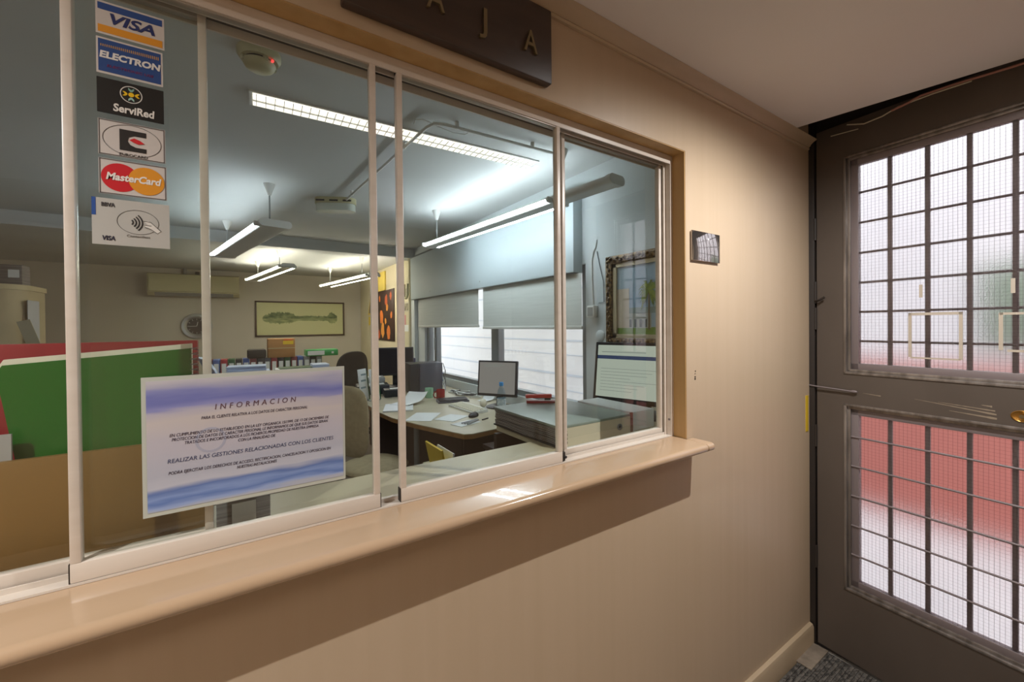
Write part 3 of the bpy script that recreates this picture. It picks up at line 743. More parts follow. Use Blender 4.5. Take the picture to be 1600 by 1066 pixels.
ck = MB().tube([(XW - 0.005, 1.25, 2.02), (XW - 0.005, 1.225, 1.92), (XW - 0.005, 1.19, 1.80), (XW - 0.005, 1.185, 1.66), (XW - 0.005, 1.235, 1.655)], 0.0028)
tag(ck.build('wall_cable', M['window_alu']), 'thin dark cable looping beside the ornate picture frame', 'cable')
js = MB().lathe([(0.0001, 0), (0.04, 0), (0.04, 0.006), (0.034, 0.01), (0.0001, 0.011)], seg=28).build('blanking_disc', M['office_cool'])
js.rotation_euler = (0, -math.pi / 2, 0); js.location = (XW, 1.225, 1.425); tag(js, 'round blank cover disc on the wall between window and large monitor', 'cover')

# ------------------------------------------------------------------ ornate picture
op = thing('ornate_picture', 'palm garden painting in a carved gilt frame on the right wall', 'picture', (XW, 0.76, 1.659))
PW, PH = 0.385, 0.30
fr = MB()
for (a, b, c, d) in ((-PW, PW, PH - 0.055, PH), (-PW, PW, -PH, -PH + 0.055), (-PW, -PW + 0.055, -PH, PH), (PW - 0.055, PW, -PH, PH)):
    fr.span((-0.035, a, c), (-0.001, b, d), bevel=0.008)
for k in range(26):
    y = -PW + 0.02 + k * (2 * PW - 0.04) / 25
    for z in (PH - 0.028, -PH + 0.028):
        fr.sphere((-0.036, y, z + 0.008 * (-1) ** k), 0.013, (0.7, 1.15, 0.8), seg=8)
for k in range(18):
    z = -PH + 0.03 + k * (2 * PH - 0.06) / 17
    for y in (-PW + 0.028, PW - 0.028):
        fr.sphere((-0.036, y + 0.008 * (-1) ** k, z), 0.013, (0.7, 0.8, 1.15), seg=8)
fr.build('carved_frame', M['gilt'], op)
ln = MB()
for (a, b, c, d) in ((-PW + 0.055, PW - 0.055, PH - 0.08, PH - 0.055), (-PW + 0.055, PW - 0.055, -PH + 0.055, -PH + 0.08), (-PW + 0.055, -PW + 0.085, -PH + 0.055, PH - 0.055), (PW - 0.085, PW - 0.055, -PH + 0.055, PH - 0.055)):
    ln.span((-0.022, a, c), (-0.003, b, d))
ln.build('liner', M['linen'], op)
MB().span((-0.010, -PW + 0.08, -PH + 0.075), (-0.003, PW - 0.08, PH - 0.075)).build('canvas', mat('painted_sky', '#7f9cb4', 0.6, color2='#9db2bd', scale=(3, 3, 3)), op)
MB().span((-0.0112, -PW + 0.08, -PH + 0.075), (-0.0101, PW - 0.08, -PH + 0.125)).build('painted_lawn', flat('#6d8a32', 0.7), op)
MB().span((-0.0114, 0.03, -0.18), (-0.0101, 0.30, -0.085)).build('painted_house', flat('#a9aca2', 0.7), op)
MB().span((-0.0116, 0.20, -0.18), (-0.0102, 0.30, 0.075)).build('painted_tower', flat('#bfb29c', 0.7), op)
MB().span((-0.0116, -0.28, -0.18), (-0.0102, -0.10, -0.02)).build('painted_house', flat('#b8b0a0', 0.7), op)
for y in (0.06, 0.10, 0.14, 0.18):
    MB().span((-0.0122, y, -0.175), (-0.0112, y + 0.018, -0.125)).build('painted_arch', flat('#59605a', 0.7), op)
MB().span((-0.0114, -0.30, -0.088), (-0.0101, 0.205, -0.05)).build('painted_hill', flat('#7f9087', 0.7), op)
rp = random.Random(4)
for (y, z, n, L) in ((0.045, 0.045, 46, 0.12), (-0.06, 0.06, 46, 0.13), (-0.19, 0.02, 40, 0.11)):
    MB().prism([(y - 0.007, -0.19), (y + 0.007, -0.19), (y + 0.004, z), (y - 0.004, z)], lambda u, v, t: (t, u, v), -0.0128, -0.0118).build('painted_trunk', flat('#6b5a40', 0.7), op, smooth=False)
    mb = MB()
    for k in range(n):
        a = R(rp.uniform(-60, 240)); l = L * rp.uniform(0.5, 1.0); w_ = 0.008 * rp.uniform(0.7, 1.4)
        px, pz = y + l * math.cos(a) * 0.75, z + l * math.sin(a) - 0.35 * l
        mx_, mz_ = y + 0.5 * l * math.cos(a), z + 0.62 * l * math.sin(a)
        dx, dz = -math.sin(a) * w_, math.cos(a) * w_
        t0 = -0.0135 - 0.00002 * k
        mb.prism([(y, z), (mx_ + dx, mz_ + dz), (px, pz), (mx_ - dx, mz_ - dz)], lambda u, v, t: (t, u, v), t0, t0 + 0.0008)
    mb.build('painted_fronds', mat('painted_leaves', '#8a9a35', 0.7, color2='#566f28', scale=(25, 25, 25)), op, smooth=False)

# ------------------------------------------------------------------ ceiling fixtures
def batten(label, near, far, wid, tubes, m_tube, rods, zt, blank=0.0, plate_m=M['lamp_body']):
    """hanging fluorescent batten from near to far (x, y, z): oval housing, tubes along its sides."""
    A, B = Vector(near), Vector(far); d = (B - A); L = d.length
    t = thing('batten_light', label, 'light', ((A + B) / 2), math.atan2(-d.x, d.y), group='fluorescent lights hanging in the office')
    h = 0.025; pr = []
    for k in range(17):
        a = math.pi * k / 16 - math.pi / 2; pr.append((wid / 2 - h + h * math.cos(a), h * math.sin(a)))
    for k in range(17):
        a = math.pi * k / 16 + math.pi / 2; pr.append((-wid / 2 + h + h * math.cos(a), h * math.sin(a)))
    MB().prism(pr, YP, -L / 2, L / 2).build('housing', plate_m, t)
    cap = [(x * 1.06, z * 1.12) for x, z in pr]
    for y0, y1 in ((-L / 2 - 0.006, -L / 2 + 0.03), (L / 2 - 0.03, L / 2 + 0.006)):
        MB().prism(cap, YP, y0, y1).build('end_cap', plate_m, t)
    for sx_ in tubes:
        x = sx_ * (wid / 2 + 0.018)
        MB().cyl((x, -L / 2 + 0.06 + blank, -0.012), (x, L / 2 - 0.05, -0.012), 0.0095, seg=16).build('tube', m_tube, t)
        for y in (-L / 2 + 0.05 + blank, L / 2 - 0.045):
            MB().box((x * 0.9, y, -0.008), (0.05, 0.022, 0.036), bevel=0.006).build('tube_holder', M['white_plastic'], t)
    for y in rods:
        MB().cyl((0, y, h * 0.9), (0, y, zt - t.location.z - 0.06), 0.006, seg=10).build('hanging_rod', M['grey_plastic'], t)
        MB().cyl((0, y, zt - t.location.z - 0.09), (0, y, zt - t.location.z), 0.012, 0.042, seg=18).build('canopy', M['lamp_body'], t)
    return t
batten('hanging light left of the oval emergency light, its wide end cap toward the counter', (0.225, 2.72, 2.285), (-0.150, 4.55, 2.285), 0.21, (-1,), M['lamp_cool'], (-0.78, 0.75), ZC)
batten('long hanging light running along the top of the shutter box', (1.76, 0.76, 2.31), (1.575, 3.05, 2.31), 0.125, (-1, 1), M['lamp_cool'], (-0.72, 0.98), ZC, blank=0.42)  # window-side tube is added to brighten the shutter box
batten('small far hanging light above the landscape print', (0.50, 4.98, 2.28), (0.152, 6.95, 2.28), 0.15, (-1, 1), M['lamp_warm'], (-0.6, 0.6), ZLOW)
batten('small far hanging light nearest the flower poster', (1.55, 4.98, 2.235), (1.235, 7.0, 2.235), 0.15, (-1, 1), M['lamp_warm'], (-0.6, 0.75), ZLOW)

rl = thing('recessed_light', 'long lit louvred light panel flush in the office ceiling', 'light', (0.874, 1.489, ZC), R(-1.9))
MB().box((0, 0, -0.004), (1.66, 0.142, 0.010)).build('light_frame', M['white_plastic'], rl)
MB().box((0, 0, -0.0105), (1.63, 0.122, 0.004)).build('diffuser', M['lamp_panel'], rl)
lv = MB()
for k in range(42):
    lv.box((-0.80 + k * 0.039, 0, -0.016), (0.0025, 0.12, 0.007))
lv.span((-0.815, -0.002, -0.0195), (0.815, 0.002, -0.0125)); lv.build('louvre', M['white_plastic'], rl)

sd = thing('smoke_detector', 'round cream smoke detector on the office ceiling with a red spot', 'smoke detector', (0.074, 1.13, ZC)); sd.scale = (1.3, 1.3, 1.3)
MB().lathe([(0.0001, -0.055), (0.028, -0.054), (0.040, -0.046), (0.046, -0.034)], seg=32).build('sensor_cap', M['cream_plastic'], sd)
MB().lathe([(0.0001, -0.036), (0.040, -0.036), (0.040, -0.026), (0.0001, -0.026)], seg=32).build('sensor_slot', M['dark_plastic'], sd)
for k in range(4):
    MB().box((0.043 * math.cos(R(20 + 90 * k)), 0.043 * math.sin(R(20 + 90 * k)), -0.031), (0.012, 0.012, 0.014), rz=R(20 + 90 * k)).build('slot_rib', M['cream_plastic'], sd)
MB().lathe([(0.0001, -0.026), (0.052, -0.026), (0.060, -0.014), (0.060, 0), (0.0001, 0)], seg=32).build('base', M['cream_plastic'], sd)
MB().sphere((0.034, -0.036, -0.033), 0.004, seg=10).build('alarm_light', mat('lit_red_led', '#400000', 0.4, emit='#ff3030', estr=3.0), sd)

em = thing('emergency_light', 'oval cream emergency light with a clear lower half on the ceiling', 'light', (0.70, 3.0, ZC), math.atan2(-0.15, 0.31))
def stadium(L, Wd, n=10):
    r = Wd / 2; P = []
    for k in range(n + 1):
        a = -math.pi / 2 + math.pi * k / n; P.append((L / 2 - r + r * math.cos(a), r * math.sin(a)))
    for k in range(n + 1):
        a = math.pi / 2 + math.pi * k / n; P.append((-L / 2 + r + r * math.cos(a), r * math.sin(a)))
    return P
MB().prism(stadium(0.34, 0.13), ZP, -0.05, 0).build('base', M['cream_plastic'], em)
MB().prism(stadium(0.325, 0.118), ZP, -0.11, -0.05).build('lens', mat('frosted_lens', '#c4c8bd', 0.2), em)
for x in (-0.11, 0.0, 0.11):
    MB().box((x, -0.066, -0.03), (0.07, 0.004, 0.014)).build('vent_slot', M['dark_plastic'], em)
cdt = thing('conduit', 'pale conduit bent across the office ceiling from the emergency light', 'conduit', (0.0, 0.0, ZC))
MB().tube([(0.76, 2.86, -0.032), (0.78, 2.5, -0.032), (0.857, 1.30, -0.032), (0.875, 1.235, -0.032), (0.93, 1.215, -0.032), (1.66, 1.19, -0.032)], 0.009).build('conduit_pipe', M['lamp_body'], cdt)
for x, y in ((0.77, 2.7), (0.80, 2.2), (0.839, 1.62), (1.0, 1.213), (1.5, 1.196)):
    MB().cyl((x, y, -0.040), (x, y, 0), 0.012, seg=12).build('pipe_clip', M['lamp_body'], cdt)
ring = MB().tube([(0.80, 1.33, ZC - 0.012), (0.79, 1.28, ZC - 0.014), (0.82, 1.255, ZC - 0.014), (0.92, 1.28, ZC - 0.02), (1.02, 1.30, ZC - 0.02), (1.09, 1.295, ZC - 0.014), (1.10, 1.27, ZC - 0.01)], 0.0035)
tag(ring.build('ceiling_wire', M['white_plastic']), 'loose white wire loop on the ceiling over the recessed light', 'wire')
# ------------------------------------------------------------------ back wall things
ac = thing('air_conditioner', 'cream split air conditioner high on the back wall', 'air conditioner', (-0.644, YB - 0.004, 2.238))
pf = [(0, -0.185), (-0.14, -0.185), (-0.20, -0.13), (-0.215, 0.06), (-0.19, 0.17), (-0.16, 0.185), (0, 0.185)]
MB().prism(pf, XP, -0.62, 0.62).build('casing', M['cream_plastic'], ac)
MB().prism([(-0.205, -0.118), (-0.224, -0.112), (-0.236, 0.05), (-0.208, 0.165), (-0.19, 0.16)], XP, -0.595, 0.595).build('front_panel', M['cream_plastic'], ac)
MB().prism([(-0.145, -0.184), (-0.197, -0.132), (-0.205, -0.137), (-0.153, -0.190)], XP, -0.53, 0.53).build('louvre', M['grey_plastic'], ac)
MB().tube([(-0.15, -0.06, 0.17), (-0.15, -0.05, 0.27), (-0.15, -0.05, 0.284)], 0.025).build('pipe', M['grey_plastic'], ac)
MB().box((0.02, -0.05, 0.215), (0.06, 0.06, 0.06), bevel=0.01).build('pipe_cover', M['dark_plastic'], ac)
ckx = thing('wall_clock', 'round wall clock with a wide silver rim and black dial', 'clock', (-0.645, YB, 1.545))
def dsk(r0, r1, y0, y1, m_, nm, par):
    mb = MB().lathe([(0.0001, 0), (r1, 0), (r1, y1 - y0), (r0, y1 - y0), (0.0001, y1 - y0)], seg=40); o = mb.build(nm, m_, par); o.rotation_euler = (math.pi / 2, 0, 0); o.location = (0, -y0, 0); return o
rim = MB().lathe([(0.130, 0.002), (0.205, 0.002), (0.222, 0.02), (0.205, 0.045), (0.17, 0.05), (0.150, 0.035), (0.138, 0.02)], seg=48, ring=True)
ro = rim.build('rim', mat('brushed_silver', '#b9babb', 0.28, metal=0.7), ckx); ro.rotation_euler = (math.pi / 2, 0, 0)
dsk(0.14, 0.15, 0.003, 0.018, M['black_card'], 'dial', ckx)
for k in range(12):
    a = R(30 * k); MB().box((0.118 * math.sin(a), -0.020, 0.118 * math.cos(a)), (0.006, 0.003, 0.026), rot=Matrix.Rotation(a, 3, 'Y')).build('hour_mark', M['white_plastic'], ckx)
for a, L in ((R(-92), 0.11), (R(12), 0.075)):
    MB().box((L / 2 * math.sin(a), -0.023, L / 2 * math.cos(a)), (0.008, 0.003, L), rot=Matrix.Rotation(a, 3, 'Y')).build('clock_hand', M['white_plastic'], ckx)
lp = thing('landscape_print', 'wide framed print of a green tree line mirrored in water', 'picture', (0.99, YB, 1.674))
LW, LH = 0.78, 0.336
fr = MB()
for (a, b, c, d) in ((-LW, LW, LH - 0.03, LH), (-LW, LW, -LH, -LH + 0.03), (-LW, -LW + 0.03, -LH, LH), (LW - 0.03, LW, -LH, LH)):
    fr.span((a, -0.03, c), (b, -0.001, d), bevel=0.004)
fr.build('frame', M['dark_wood'], lp)
MB().span((-LW + 0.03, -0.010, -LH + 0.03), (LW - 0.03, -0.002, LH - 0.03)).build('mount', mat('pale_olive_print', '#c6c594', 0.5), lp)
def treeline(seed, up):
    rr = random.Random(seed); n = 90; top = []
    for k in range(n + 1):
        u = k / n; x = -0.66 + 1.30 * u
        env = 0.13 * math.sin(math.pi * min(1, u / 0.45)) ** 0.4 if u < 0.44 else (0.055 if u < 0.86 else 0.055 + 0.075 * math.sin(math.pi * (u - 0.86) / 0.14))
        env = max(env, 0.02) * (0.75 + 0.35 * rr.random())
        top.append((x, up * env))
    return top + [(0.64, 0), (-0.66, 0)]
tl = mat('ink_green_trees', '#4e5d3c', 0.7, color2='#8a9468', scale=(9, 9, 16))
MB().prism([(x, z + 0.005) for x, z in treeline(3, 1.0)], YP, -0.0118, -0.0101).build('printed_trees', tl, lp, smooth=False)
MB().prism([(x, z * 0.8 + 0.004) for x, z in treeline(5, -1.0)], YP, -0.0116, -0.0101).build('printed_reflection', mat('ink_green_water', '#6f7b55', 0.7, color2='#a5ab78', scale=(6, 6, 40)), lp, smooth=False)

# far right wall things
fp = thing('flower_poster', 'dark brown poster with glowing orange flowers on the far right wall', 'poster', (XW, 6.36, 1.70))
MB().span((-0.014, -0.53, -0.435), (-0.001, 0.53, 0.435), bevel=0.002).build('poster_board', mat('dark_brown_print', '#3a2318', 0.5, color2='#24150f', scale=(3, 3, 3)), fp)
rr = random.Random(11)
for k, (y, z, r) in enumerate(((0.30, 0.30, 0.05), (-0.10, 0.26, 0.08), (-0.15, 0.14, 0.06), (0.18, -0.02, 0.11), (-0.36, 0.32, 0.06), (0.12, -0.25, 0.11), (-0.22, -0.3, 0.10), (0.35, -0.33, 0.07), (-0.05, -0.1, 0.05), (-0.38, 0.0, 0.05))):
    n = 14; pts = [(y + r * (0.75 + 0.4 * rr.random()) * math.cos(2 * math.pi * i / n), z + 1.2 * r * (0.75 + 0.4 * rr.random()) * math.sin(2 * math.pi * i / n)) for i in range(n)]
    MB().prism(pts, lambda u, v, t: (t, u, v), -0.0155, -0.0141).build('printed_flower', flat(('#c8702f', '#b0532b', '#d08a3a')[k % 3], 0.5), fp, smooth=False)
yb_ = MB().span((XW - 0.03, 6.30, 2.14), (XW - 0.001, 6.90, 2.47), bevel=0.003); tag(yb_.build('wall_board', mat('pale_yellow_board', '#d9c25e', 0.6)), 'pale yellow board on the wall above the flower poster', 'board')
ws = thing('warning_sign', 'yellow triangular warning sign over a small yellow note on the far wall', 'sign', (XW, 7.35, 1.80))
MB().prism([(-0.16, -0.06), (0.16, -0.06), (0.0, 0.26)], lambda u, v, t: (t, u, v), -0.004, -0.001).build('triangle', M['yellow'], ws, smooth=False)
MB().prism([(-0.10, -0.03), (0.10, -0.03), (0.0, 0.18)], lambda u, v, t: (t, u, v), -0.0055, -0.0041).build('triangle_inset', flat('#4a3c12'), ws, smooth=False)
MB().span((-0.003, -0.13, -0.26), (-0.001, 0.13, -0.10)).build('note', mat('mustard_note', '#cdb02c', 0.6), ws)
k = 0
for y, z, hh in ((5.50, 1.98, 0.16), (5.25, 2.02, 0.17), (5.50, 1.79, 0.15), (5.24, 1.80, 0.15), (5.38, 2.0, 0.1)):
    if k == 4: break
    t = thing('pinned_photo', ('dark photo pinned top left in the cluster right of the flower poster', 'dark photo pinned top right in the cluster right of the flower poster', 'dark photo pinned lower left in the cluster right of the flower poster', 'dark photo pinned lower right in the cluster right of the flower poster')[k], 'photo', (XW, y, z), group='photos pinned to the far wall')
    MB().box((-0.003, 0, 0), (0.004, 0.22, hh)).build('photo_print', mat('photo_border', '#b9b29b', 0.5), t)
    MB().box((-0.0058, 0.01, 0.0), (0.001, 0.17, hh * 0.72)).build('photo_image', mat('photo_dark', '#4d4638', 0.5, color2='#9a917a', scale=(14, 14, 14)), t)
    k += 1
pn = MB().box((XW - 0.004, 5.42, 1.605), (0.006, 0.26, 0.15)); tag(pn.build('wall_note', mat('pink_note', '#c98a90', 0.6)), 'pink note pinned below the photo cluster', 'note')
pn = MB().box((XW - 0.003, 5.30, 1.48), (0.005, 0.34, 0.10)); tag(pn.build('wall_note', M['paper']), 'white sheet pinned below the pink note', 'note')
up = MB().tube([(1.99, YSTEP - 0.02, 2.12), (1.99, YSTEP - 0.02, 1.98), (1.99, YSTEP + 0.01, 1.93), (1.99, YSTEP + 0.06, 1.91), (1.99, YSTEP + 0.11, 1.93), (1.99, YSTEP + 0.13, 1.99), (1.99, YSTEP + 0.13, 2.12)], 0.016)
tag(up.build('bent_pipe', M['cream_plastic']), 'cream U-shaped pipe on the column left of the shutter box', 'pipe')

# left cabinet
cbn = thing('tall_cabinet', 'tall cream cabinet at the far left with a curved front corner', 'cabinet', (-2.55, 5.85, 0))
pts = [(-0.6, -0.3), (0.35, -0.3)] + [(0.35 + 0.28 * math.sin(R(a)), -0.02 - 0.28 * math.cos(R(a))) for a in range(15, 91, 15)] + [(0.63, 0.35), (-0.6, 0.35)]
MB().prism(pts, ZP, 0.0, 1.93).build('body', mat('cabinet_cream', '#a69a7c', 0.6), cbn)
MB().prism([(x * 1.02, y * 1.03) for x, y in pts], ZP, 1.931, 1.985).build('top_shelf', mat('cabinet_top', '#b5aa8a', 0.6), cbn)
MB().box((0.30, -0.306, 1.0), (0.012, 0.008, 1.8)).build('door_gap', M['dark_plastic'], cbn)
MB().box((0.638, 0.0, 1.60), (0.004, 0.3, 0.45)).build('side_notice', mat('pale_notice', '#a9adb4', 0.6), cbn)
lf_ = MB().box((-1.875, 5.62, 1.44), (0.10, 0.012, 0.34), rot=Matrix.Rotation(R(-16), 3, 'Y')); tag(lf_.build('hanging_sheet', mat('old_sheet', '#a7a48f', 0.7)), 'old sheet hanging crooked from the side of the tall cabinet', 'sheet')
for (x, y, sx_, sy_, sz_, mm, lb) in ((-2.30, 5.80, 0.34, 0.3, 0.20, 'cardboard', 'brown box on top of the tall cabinet, left one'), (-2.02, 5.78, 0.16, 0.2, 0.21, 'paper_grey', 'grey box file on top of the tall cabinet, right one')):
    t = thing('storage_box', lb, 'box', (x, y, 1.9855)); MB().box((0, 0, sz_ / 2), (sx_, sy_, sz_), bevel=0.004).build('carton', M[mm], t); MB().box((0.02, -sy_ / 2 - 0.001, sz_ * 0.55), (sx_ * 0.5, 0.002, sz_ * 0.4)).build('box_label', M['paper'], t)

# ================================================================== DESKS AND CLUTTER
ZD = 0.77
mdk = thing('corner_desk', 'pale desk with a wooden edge along the office window', 'desk', (1.6, 2.9, 0))
dp = [(1.245, 1.66), (1.30, 1.635), (1.70, 1.69), (2.09, 1.73), (2.09, 4.35), (1.0, 4.35), (0.985, 3.4), (0.975, 2.75), (1.0, 2.45), (1.09, 2.12), (1.18, 1.85)]
dl = [(x - 1.6, y - 2.9) for x, y in dp]
MB().prism(dl, ZP, ZD - 0.006, ZD).build('desk_top', M['desk'], mdk)
MB().prism([(x * 0.998, y * 0.998) for x, y in dl], ZP, ZD - 0.036, ZD - 0.0062).build('edge_board', M['desk_edge'], mdk)
MB().span((-0.30, -1.10, 0.06), (-0.275, 1.42, ZD - 0.037)).build('modesty_panel', M['desk_dark'], mdk)
MB().span((-0.30, -1.14, 0.02), (0.46, -1.115, ZD - 0.037)).build('end_panel', M['desk_dark'], mdk)
for x, y in ((-0.45, -0.60), (0.44, 1.3), (-0.5, 1.3)):
    MB().cyl((x, y, 0), (x, y, ZD - 0.037), 0.022, seg=14).build('leg', M['window_alu'], mdk)
sdk = thing('side_table', 'low dark side table between the desk and the counter', 'table', (1.72, 1.21, 0))
MB().box((0, 0, 0.69), (0.74, 0.76, 0.03), bevel=0.003).build('table_top', M['desk_dark'], sdk)
for x in (-0.33, 0.33):
    for y in (-0.35, 0.35):
        MB().box((x, y, 0.337), (0.04, 0.04, 0.675)).build('leg', M['desk_dark'], sdk)
# inner counter
ic = thing('inner_counter', 'beige inner counter running behind the sliding glass', 'counter', (0.0, 0.3, 0))
cp = [(-1.6, 0.115), (2.09, 0.115), (2.09, 0.80), (0.985, 0.80), (0.985, 0.452), (-1.6, 0.452)]
MB().prism([(x, y - 0.3) for x, y in cp], ZP, 1.015, 1.05).build('counter_top', M['counter'], ic)
MB().span((-1.6, 0.08, 0), (0.95, 0.105, 1.0148)).build('front_panel', M['desk_dark'], ic)
MB().span((0.95, 0.44, 0), (2.05, 0.465, 1.0148)).build('front_panel', M['desk_dark'], ic)

# paper tray box at the left with binders and notebook
tb = thing('wooden_tray', 'open tan plywood tray standing on the inner counter behind the left glass', 'tray', (-0.42, 0.26, 1.0505))
TW, TD, TH = 0.72, 0.24, 0.243
MB().span((-TW / 2, -TD / 2, 0), (TW / 2, -TD / 2 + 0.012, TH), bevel=0.001).build('front_board', M['tray_wood'], tb)
MB().span((-TW / 2, TD / 2 - 0.012, 0), (TW / 2, TD / 2, TH - 0.05), bevel=0.001).build('back_board', M['tray_wood'], tb)
MB().span((-TW / 2, -TD / 2 + 0.012, 0), (-TW / 2 + 0.012, TD / 2 - 0.012, TH - 0.02)).build('side_board', M['tray_wood'], tb)
MB().span((TW / 2 - 0.012, -TD / 2 + 0.012, 0), (TW / 2, TD / 2 - 0.012, TH - 0.02)).build('side_board', M['tray_wood'], tb)
MB().span((-TW / 2 + 0.012, -TD / 2 + 0.012, 0), (TW / 2 - 0.012, TD / 2 - 0.012, 0.01)).build('bottom_board', M['tray_wood'], tb)
gn = thing('spiral_notebook', 'green spiral notebook standing in the plywood tray', 'notebook', (-0.205, 0.175, 1.0605), 0)
GP = [(-0.075, 0.0), (0.126, 0.0), (0.123, 0.402), (-0.118, 0.383), (-0.125, 0.37)]
MB().prism(GP, YP, -0.004, -0.002).build('cover', M['green'], gn, smooth=False)
MB().prism([(x + 0.001, z + (0.009 if z > 0.1 else 0)) for x, z in GP], YP, -0.0018, 0.012).build('pages', M['cream_page'], gn, smooth=False)
MB().prism(GP, YP, 0.0122, 0.0142).build('back_cover', M['green'], gn, smooth=False)
sp = MB()
for k in range(38):
    z = 0.02 + k * 0.0102
    sp.tube([(0.126 + 0.008 * math.cos(2 * math.pi * i / 10), 0.005 + 0.011 * math.sin(2 * math.pi * i / 10), z + 0.0006 * i) for i in range(10)], 0.0009, seg=5)
sp.build('spiral', M['wire'], gn)
rf_ = thing('red_folder', 'large red folder standing behind the green notebook in the tray', 'folder', (-0.33, 0.225, 1.0605))
MB().span((-0.36, -0.012, 0), (0.255, -0.008, 0.416), bevel=0.001).build('front_cover', M['red'], rf_)
MB().span((-0.36, 0.008, 0), (0.255, 0.012, 0.416), bevel=0.001).build('back_cover', M['red'], rf_)
MB().span((-0.355, -0.007, 0.002), (0.25, 0.007, 0.40)).build('papers', M['paper'], rf_)
lbm = MB().span((-0.40, 0.150, 1.12), (-0.308, 0.1545, 1.335)); tag(lbm.build('index_card', mat('grey_card', '#9a9795', 0.6)), 'grey card standing before the red folder at the left picture edge', 'card')
stp = thing('paper_bundle', 'bundle of papers on the inner counter right of the plywood tray', 'papers', (0.0, 0.17, 1.0505))
MB().span((-0.045, -0.03, 0), (0.045, 0.05, 0.11), bevel=0.002).build('stack', M['paper_grey'], stp)
MB().span((-0.02, -0.033, 0.005), (0.02, -0.031, 0.105)).build('bundle_label', M['paper'], stp)

# big box file by the right glass
bx = thing('box_file', 'wide flat box file with a ring hole in its beige spine, beside the right glass', 'box file', (1.145, 0.535, 1.0505))
MB().span((-0.19, -0.225, 0.072), (0.19, 0.24, 0.082), bevel=0.002).build('lid', mat('grey_green_lid', '#87918a', 0.35, color2='#7e8981', scale=(5, 5, 5)), bx)
MB().span((-0.178, -0.224, 0), (0.19, -0.219, 0.0718)).build('spine', mat('beige_spine', '#c7bda8', 0.5), bx)
MB().span((-0.19, -0.225, 0.0), (-0.1785, -0.205, 0.0718)).build('orange_tab', M['orange'], bx)
MB().span((-0.19, -0.218, 0.0), (0.19, 0.24, 0.006)).build('bottom_cover', M['dark_plastic'], bx)
pa = MB()
for k in range(9):
    z = 0.0065 + k * 0.0072
    ph = RND.random() * 3
    pa.sheet(1, 18, lambda u, v, z=z, ph=ph: (-0.186 + 0.36 * u + 0.003 * math.sin(9 * v + ph), -0.20 + 0.43 * v, z + 0.0055 + 0.0008 * math.sin(7 * v + ph)), 0.005)
pa.build('paper_layers', M['paper_grey'], bx)
ro_ = MB().lathe([(0.006, 0), (0.013, 0), (0.013, 0.003), (0.010, 0.004), (0.006, 0.003)], seg=28, ring=True).build('ring_hole', M['wire'], bx); ro_.rotation_euler = (math.pi / 2, 0, 0); ro_.location = (0.125, -0.2241, 0.037)
dk_ = MB().lathe([(0.0001, 0), (0.0085, 0), (0.0085, 0.0008), (0.0001, 0.001)], seg=20).build('ring_core', M['dark_plastic'], bx); dk_.rotation_euler = (math.pi / 2, 0, 0); dk_.location = (0.125, -0.2241, 0.037)
text('spine_lettering', 'CODI', 0.022, M['black_card'], bx, (-0.158, -0.2245, 0.036), rot=(math.pi / 2, -math.pi / 2, 0), width=0.05)
wf_ = thing('white_file', 'small white box file with a brown tab right of the wide box file', 'box file', (1.43, 0.50, 1.0505))
MB().box((0.012, 0, 0.04), (0.14, 0.34, 0.08), bevel=0.002).build('case', M['paper'], wf_)
MB().span((-0.072, -0.172, 0.0), (-0.0585, -0.165, 0.08)).build('brown_tab', mat('brown_tab', '#7a4a34', 0.6), wf_)

# monitors
def monitor(label, loc, rz, Wm, Hm, zb, m_scr, tilt=6, lines=None):
    t = thing('monitor', label, 'monitor', loc, rz)
    rt = Matrix.Rotation(R(-tilt), 3, 'X')
    P = lambda x, y, z: tuple(rt @ Vector((x, y, z)) + Vector((0, 0, zb)))
    MB().box(P(0, 0, Hm / 2), (Wm, 0.035, Hm), bevel=0.006, rot=rt).build('bezel', M['dark_plastic'], t)
    MB().box(P(0, -0.0182, Hm / 2 + 0.004), (Wm - 0.034, 0.002, Hm - 0.04), rot=rt).build('screen', m_scr, t)
    for (x0, x1, z0, z1, mm) in (lines or []):
        xx0, xx1 = (x0 - .5) * (Wm - .034), (x1 - .5) * (Wm - .034); zz0, zz1 = z0 * (Hm - .04) + .024, z1 * (Hm - .04) + .024
        MB().box(P((xx0 + xx1) / 2, -0.0195, (zz0 + zz1) / 2), (xx1 - xx0, 0.001, zz1 - zz0), rot=rt).build('screen_band', M[mm], t)
    MB().box(P(0, 0.03, Hm / 2), (Wm * 0.7, 0.035, Hm * 0.7), bevel=0.01, rot=rt).build('back_shell', M['dark_plastic'], t)
    MB().box((0, 0.055, (zb + Hm * .4) / 2), (0.06, 0.03, zb + Hm * .4), bevel=0.006).build('stand', M['dark_plastic'], t)
    MB().lathe([(0.0001, 0), (0.11, 0), (0.115, 0.008), (0.09, 0.018), (0.0001, 0.02)], c=(0, 0.03, 0), seg=28).build('stand_base', M['dark_plastic'], t)
    return t
